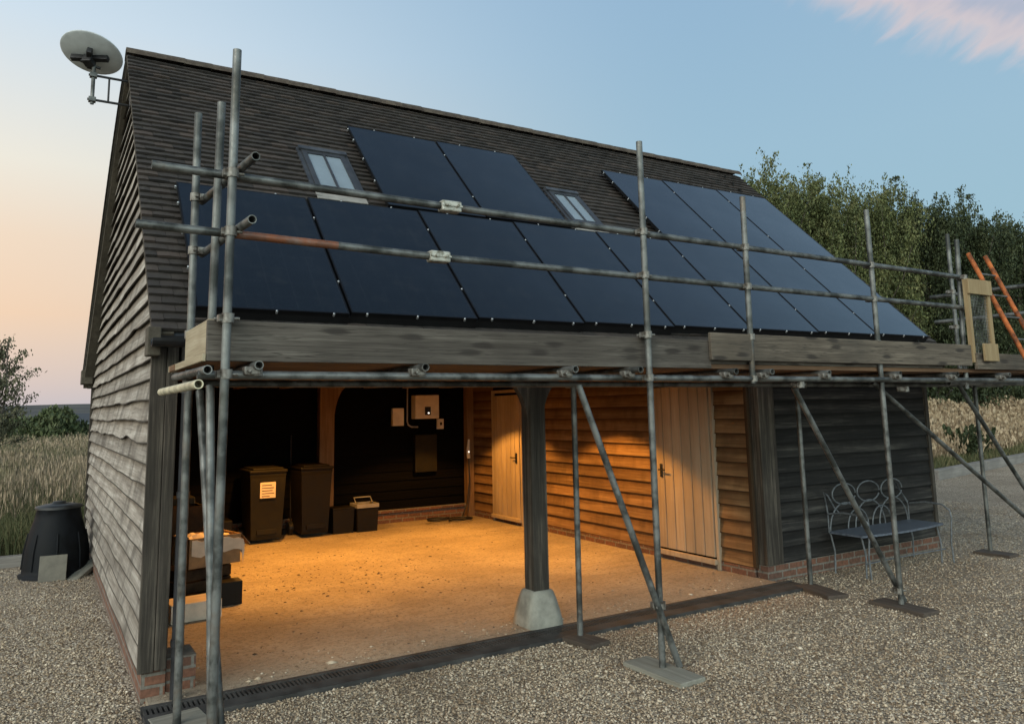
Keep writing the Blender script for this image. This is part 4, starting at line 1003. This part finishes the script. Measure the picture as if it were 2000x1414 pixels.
o = MB().bbox((-.14, -.012, 0), (.14, .012, .29), .004).build('slab', 'stone_paver'); o.location = (-.44, 4.84, GZ); o.rotation_euler = (-.22, 0, -.12); tag(o, 'square stone slab leaning against the front of the compost bin', 'slab')
o = MB().bbox((-.35, -.07, 0), (.35, .07, .05), .008).build('timber_offcut', 'sole_grey'); o.location = (-.06-.07, 5.0, GZ+.01); o.rotation_euler = (0, -.25, 1.05); tag(o, 'short timber offcut lying between the compost bin and the gable wall', 'timber')
for i, (xa, xb) in enumerate(((-3.4, -1.22), (-1.2, -.62))):
    o = MB().bbox((xa, 6.16, -.06), (xb, 6.30, .10), .012).build('sleeper', 'sleeper'); tag(o, ['long timber sleeper edging the left meadow', 'short timber sleeper behind the compost bin'][i], 'sleeper', 'timber edging sleepers')
# right edging timbers
A = V((9.8, 4.6, 0)); 
pts = [(13.6, 4.15), (17.6, 4.95), (21.2, 5.68), (24.8, 6.42), (28.6, 7.2), (33, 8.1)]
for i in (1, 2, 3):
    a, b = pts[i], pts[i+1]; L_ = hypot(b[0]-a[0], b[1]-a[1]); an = atan2(b[1]-a[1], b[0]-a[0])
    o = MB().bbox((.01, -.1, -.05), (L_-.01, .1, .24 if i else .26), .015).build('sleeper', 'sleeper'); o.location = (a[0], a[1], -.03); o.rotation_euler = (0, 0, an)
    tag(o, ['', 'nearest', 'middle', 'farthest'][i]+' of the timber sleepers edging the right meadow', 'sleeper', 'timber edging sleepers')

# ================================================================= GRASS
def blades(name, n, xr, yr, h, wdt, m, lab, cat, dens=None, head=0., zfun=lambda x, y: np.full(len(x), -.09)):
    x = rng.uniform(*xr, n*6); y = rng.uniform(*yr, n*6)
    d = np.hypot(x-CAM.x, y-CAM.y); dmin = d.min()
    ok = rng.random(len(x)) < np.minimum(1, (dmin*1.3/d)**1.6)
    if dens is not None: ok &= dens(x, y)
    x, y = x[ok][:n], y[ok][:n]; n = len(x); d = np.hypot(x-CAM.x, y-CAM.y)
    hh = h*rng.uniform(.55, 1.25, n)*(1+.25*np.sin(x*.9)*np.cos(y*.7)); a = rng.uniform(0, 2*pi, n); ww = wdt*rng.uniform(.6, 1.4, n)*np.maximum(1, d/14)
    lean = rng.normal(0, .24, (n, 2))*hh[:, None]
    dx, dy = np.cos(a)*ww, np.sin(a)*ww
    z0 = zfun(x, y)
    b0 = np.stack([x-dx, y-dy, z0], 1); b1 = np.stack([x+dx, y+dy, z0], 1)
    m0 = np.stack([x-dx*.8+lean[:, 0]*.4, y-dy*.8+lean[:, 1]*.4, z0+hh*.6], 1); m1 = np.stack([x+dx*.8+lean[:, 0]*.4, y+dy*.8+lean[:, 1]*.4, z0+hh*.6], 1)
    t0 = np.stack([x+lean[:, 0]-dx*.15, y+lean[:, 1]-dy*.15, z0+hh], 1); t1 = np.stack([x+lean[:, 0]+dx*.15, y+lean[:, 1]+dy*.15, z0+hh], 1)
    v = np.stack([b0, b1, m0, m1, t0, t1], 1)
    f = np.array([(0, 1, 3, 2), (2, 3, 5, 4)])
    if head:
        hx = x+lean[:, 0]; hy = y+lean[:, 1]; hz = z0+hh; hw = ww*2.2; hl = head*rng.uniform(.6, 1.3, n)
        p = np.stack([np.stack([hx, hy, hz-hl], 1), np.stack([hx-np.cos(a)*hw, hy-np.sin(a)*hw, hz-hl*.4], 1), np.stack([hx, hy, hz+hl*.5], 1), np.stack([hx+np.cos(a)*hw, hy+np.sin(a)*hw, hz-hl*.4], 1)], 1)
        v = np.concatenate([v, p], 1); f = np.array([(0, 1, 3, 2), (2, 3, 5, 4), (6, 7, 8, 9)])
    k = v.shape[1]
    o = npmesh(name, v.reshape(-1, 3), (f[None]+(np.arange(n)*k)[:, None, None]).reshape(-1, 4), 4, m); o['kind'] = 'stuff'; return tag(o, lab, cat)
inL = lambda x, y: (x < .3+.035*(y-6)) & (x > -.6-.16*(y+5.88)*1.0)
blades('green_grass', 60000, (-5, 4), (6.3, 60), .50, .006, 'grass_green', 'green undergrowth of the meadow left of the barn', 'grass', inL)
blades('dry_grass', 26000, (-8, 5), (9.5, 72), .66, .003, 'grass_dusk', 'tall dry seeding grass left of the barn', 'grass', lambda x, y: (x < .5+.07*(y-6)) & (x > -1.2-.16*(y+5.88)), head=.10)
inR = lambda x, y: (y > 4.3+(x-13.6)*.206) & (y < 14.5)
blades('dry_meadow', 60000, (11, 58), (4.4, 15), .62, .008, 'grass_dry', 'golden dry meadow grass right of the barn', 'grass', lambda x, y: (y > 5.0+(x-13.6)*.206), head=.10, zfun=zbank)
blades('green_verge', 20000, (11, 50), (4.2, 12), .34, .008, 'grass_green', 'green grass fringe just behind the right timber edging', 'grass', lambda x, y: inR(x, y) & (y < 5.5+(x-13.6)*.206), zfun=zbank)

# ================================================================= TREES
def leafmesh(name, pts, size, m, tilt=1.):
    n = len(pts); a = rng.uniform(0, 2*pi, n); b = rng.uniform(-1.2, 1.2, n)*tilt; s = size*rng.uniform(.6, 1.4, n)
    ux = np.stack([np.cos(a), np.sin(a), np.zeros(n)], 1); uy = np.stack([-np.sin(a)*np.sin(b), np.cos(a)*np.sin(b), np.cos(b)], 1)
    s = s[:, None]
    v = np.stack([pts-uy*s, pts+ux*s*.5, pts+uy*s, pts-ux*s*.5], 1).reshape(-1, 3)
    f = (np.array([0, 1, 2, 3])[None]+(np.arange(n)*4)[:, None])
    me = bpy.data.meshes.new(name); me.vertices.add(len(v)); me.vertices.foreach_set('co', v.astype(np.float32).ravel())
    me.loops.add(n*4); me.loops.foreach_set('vertex_index', f.astype(np.int32).ravel()); me.polygons.add(n); me.polygons.foreach_set('loop_start', np.arange(0, n*4, 4, dtype=np.int32))
    me.update(calc_edges=True); me.materials.append(MATS[m]); return me
def shoot_tree(H, Rr, nlimb, nleaf, size, m, base=.6, spread=.55):
    """upright branching tree: limbs rise and fan out, leaves follow many steep shoots"""
    tr = MB(); P = []
    tr.tube([(0, 0, -.1), (.05, .02, H*.3), (.0, .05, H*.65)], [H*.016, H*.011, H*.005], 7)
    shoots = []
    for i in range(nlimb):
        a = rng.uniform(0, 2*pi); z0 = rng.uniform(base*.5, H*.72); r = Rr*rng.uniform(.25, 1.)*math.sqrt(max(.05, 1-((z0/H-.35)/.75)**2))
        L_ = H*rng.uniform(.10, .30); e = V((r*cos(a), r*sin(a), min(z0+L_, H*rng.uniform(.8, 1.)))); s0 = V((0, 0, z0*.8))
        mid = s0.lerp(e, .55)+V((rng.normal(0, .15), rng.normal(0, .15), -.1*r))
        if i % 3 == 0: tr.tube([s0, mid, e], [H*.004, H*.0025, .012], 4, cap=False)
        for k in range(5):
            q = mid.lerp(e, rng.uniform(0, 1)); top = q+V((rng.normal(0, .28)*1, rng.normal(0, .28), rng.uniform(.5, 1.5)*H/10)); shoots.append((q, top))
        shoots.append((mid, e))
    S_ = np.array([[*a, *b] for a, b in shoots]); idx = rng.integers(0, len(S_), nleaf); t = rng.uniform(0, 1, nleaf)**.8
    p = S_[idx, :3]*(1-t[:, None])+S_[idx, 3:]*t[:, None]
    sp = .27*(1-.78*t)[:, None]; p = p+rng.normal(0, 1, (nleaf, 3))*sp*np.array([1, 1, .8])*H/11
    p[:, 2] = np.clip(p[:, 2], .1, H*1.02)
    return leafmesh('crown', p, size, m), tr.mesh('trunk')
def tree_obj(name, meshes, loc, scl, rot, lab, cat, grp):
    cr, tk = meshes
    r = thing(name, lab, cat, loc, grp); r.rotation_euler = (0, 0, rot); r.scale = scl
    c = bpy.data.objects.new('crown', cr); c.parent = r; col.objects.link(c)
    k = bpy.data.objects.new('trunk', tk); k.parent = r; col.objects.link(k)
    return r
ol = [shoot_tree(11.2, 2.5, 110, 42000, .066, 'leaf_olive') for _ in range(3)]
dk = [shoot_tree(11.2, 2.5, 110, 46000, .070, 'leaf_dark') for _ in range(2)]
for q in ol+dk: q[1].materials.append(MATS['bark'])
row = [24.2, 25.1, 26.3, 27.5, 28.8, 30.2, 31.5, 33.3, 35.2, 37.2, 39.3, 41.5, 43.9, 46.5, 49.2]
od_ = ['leftmost', 'second', 'third', 'fourth', 'fifth', 'sixth', 'seventh', 'eighth', 'ninth', 'tenth', 'eleventh', 'twelfth', 'thirteenth', 'fourteenth', 'rightmost']
hs = [1.0, .99, .96, .97, 1.0, .97, 1.03, 1.0, 1.05, .98, 1.0, .97, 1.05, 1.0, .97]
for i, x in enumerate(row):
    me = ol[i % 3] if i < 8 else dk[i % 2]
    wh = 'pale olive' if i < 8 else 'darker green'
    tree_obj('field_tree', me, (x, 15.3+(.5 if i % 2 else -.4), 1.0), (.9, .9, hs[i]*.95), rng.uniform(0, 6), f'{od_[i]} tree of the row beyond the right meadow, with {wh} foliage', 'tree', 'trees in the row beyond the right meadow')
# denser understorey behind the row
P = np.stack([rng.uniform(20, 62, 30000), 17.2+rng.normal(0, .8, 30000), 1.+rng.uniform(0, 1, 30000)**1.0*7.4], 1)
me = leafmesh('understorey', P, .19, 'leaf_dark'); o = bpy.data.objects.new('understorey', me); col.objects.link(o); o['kind'] = 'stuff'; tag(o, 'dark dense undergrowth behind the row of trees', 'undergrowth')
# low dark hedge foot along the meadow
P = np.stack([rng.uniform(20, 60, 22000), 14.6+rng.normal(0, .4, 22000), 1.05+rng.uniform(0, 1, 22000)*2.0], 1)
me = leafmesh('bramble_hedge', P, .10, 'leaf_dark'); o = bpy.data.objects.new('bramble_hedge', me); col.objects.link(o); tag(o, 'low dark bramble hedge at the foot of the tree row', 'hedge')
# young conifer like shrubs
def shrub(loc, H, lab):
    n = 5200; t = thing('young_shrub', lab, 'shrub', loc, 'young shrubs in the right meadow'); st = []
    for k in range(16): a = rng.uniform(0, 2*pi); r = rng.uniform(.1, .55)*H; st.append((r*cos(a), r*sin(a), H*rng.uniform(.6, 1.)))
    st = np.array(st); i = rng.integers(0, 16, n); u = rng.uniform(.1, 1, n)[:, None]; p = st[i]*u+rng.normal(0, .06, (n, 3))*(1.25-u)*H
    p[:, 2] = np.abs(p[:, 2]); c = bpy.data.objects.new('foliage', leafmesh('foliage', p, .06, 'leaf_dark')); c.parent = t; col.objects.link(c)
    s = MB().tube([(0, 0, 0), (0, 0, H*.6)], .02, 6).build('stem', 'bark'); s.parent = t
shrub((22.6, 7.0, .0), 1.15, 'young dark shrub nearer the barn behind the right edging'); shrub((24.4, 7.4, .0), 1.0, 'young dark shrub farther right behind the right edging')
# left: slim tree, hedge bushes, outbuilding, hills
lt_c = []
tk = MB().tube([(0, 0, 0), (-.05, 0, 1.2), (.1, 0, 2.6), (.05, 0, 4.1)], [.06, .05, .03, .012], 6)
for k in range(46):
    z0 = rng.uniform(.9, 3.9); a = rng.uniform(0, 2*pi); r = (1.35-abs(z0-2.0)*.35)*rng.uniform(.35, 1.); e = V((r*cos(a), r*sin(a), z0+rng.uniform(.1, .7)))
    tk.tube([(0, 0, z0), V((0, 0, z0)).lerp(e, .5)+V((0, 0, .05)), e], [.014, .010, .005], 4, cap=False)
    for q in range(130): u = rng.uniform(.3, 1.05); c = V((0, 0, z0)).lerp(e, u); lt_c.append((c.x+rng.normal(0, .10), c.y+rng.normal(0, .10), c.z+rng.normal(0, .07)))
me = leafmesh('crown', np.array(lt_c), .05, 'leaf_grey'); tme = tk.mesh('trunk'); tme.materials.append(MATS['bark'])
tree_obj('slim_tree', (me, tme), (-1.72, 25, -.09), (1, 1, 1.08), 0, 'slim sparse tree against the sunset sky at the left edge', 'tree', None)
def bush(x, y, R, H, m, lab):
    n = int(5200); a = rng.uniform(0, 2*pi, n); r = rng.uniform(.3, 1, n)**.5; z = rng.uniform(0, 1, n)
    lump = 1+.22*np.sin(a*3+x)+.15*np.sin(a*5+z*7); rr = R*r*np.sqrt(np.clip(1-z**2.2, 0, 1))*lump
    p = np.stack([rr*np.cos(a), rr*np.sin(a), z*H*(1+.12*np.sin(a*4+x))], 1)+rng.normal(0, .12, (n, 3)); p[:, 2] = np.maximum(p[:, 2], 0)
    t = thing('field_bush', lab, 'bush', (x, y, -.09), 'bushes along the far side of the left meadow')
    c = bpy.data.objects.new('foliage', leafmesh('foliage', p, .17, m)); c.parent = t; col.objects.link(c)
    s = MB().tube([(0, 0, 0), (0, 0, H*.5)], .08, 6).build('stem', 'bark'); s.parent = t
bush(-5.6, 64, 2.4, 1.6, 'leaf_dark', 'low dark bush at the left edge of the far hedge'); bush(-1.6, 60, 2.2, 1.7, 'leaf_hedge', 'mid green bush in the far hedge below the slim tree')
bush(.3, 58, 1.8, 2.35, 'leaf_hedge', 'tallest olive bush of the far hedge'); bush(-2.9, 66, 2.2, 1.7, 'leaf_dark', 'dark bush behind the mid green bush')
bush(-4.1, 62, 1.9, 1.5, 'leaf_hedge', 'small green bush second from the left in the far hedge'); bush(1.9, 61, 1.2, 1.3, 'leaf_dark', 'low bush between the tallest bush and the pale outbuilding')
t = thing('distant_outbuilding', 'low pale outbuilding with dark roof beyond the left meadow', 'building', (6, 82, 0))
MB().box((2.6, 82, -.09), (12, 87, 1.45)).build('wall', 'wall_far', t)
MB().add([(2.4, 81.8, 1.46), (12.2, 81.8, 1.46), (12.2, 84.5, 2.3), (2.4, 84.5, 2.3), (2.4, 87.2, 1.46), (12.2, 87.2, 1.46)], [(0, 1, 2, 3), (3, 2, 5, 4), (0, 3, 4), (1, 5, 2), (0, 4, 5, 1)]).build('roof', 'slate_far', t)
hl = MB(); n_ = 420; vs = []
for i in range(n_+1):
    x = -500+1400*i/n_; vs += [(x, 300, -.5), (x, 420, 8.2+.9*mnoise.noise(V((x*.010, 0, 0)))+.5*mnoise.noise(V((x*.05, 3, 0)))), (x, 620, -.5)]
fs = []
for i in range(n_): a = 3*i; fs += [(a, a+3, a+4, a+1), (a+1, a+4, a+5, a+2)]
hl.add(vs, fs, True).build('hills', 'hill_mat', kind='structure')
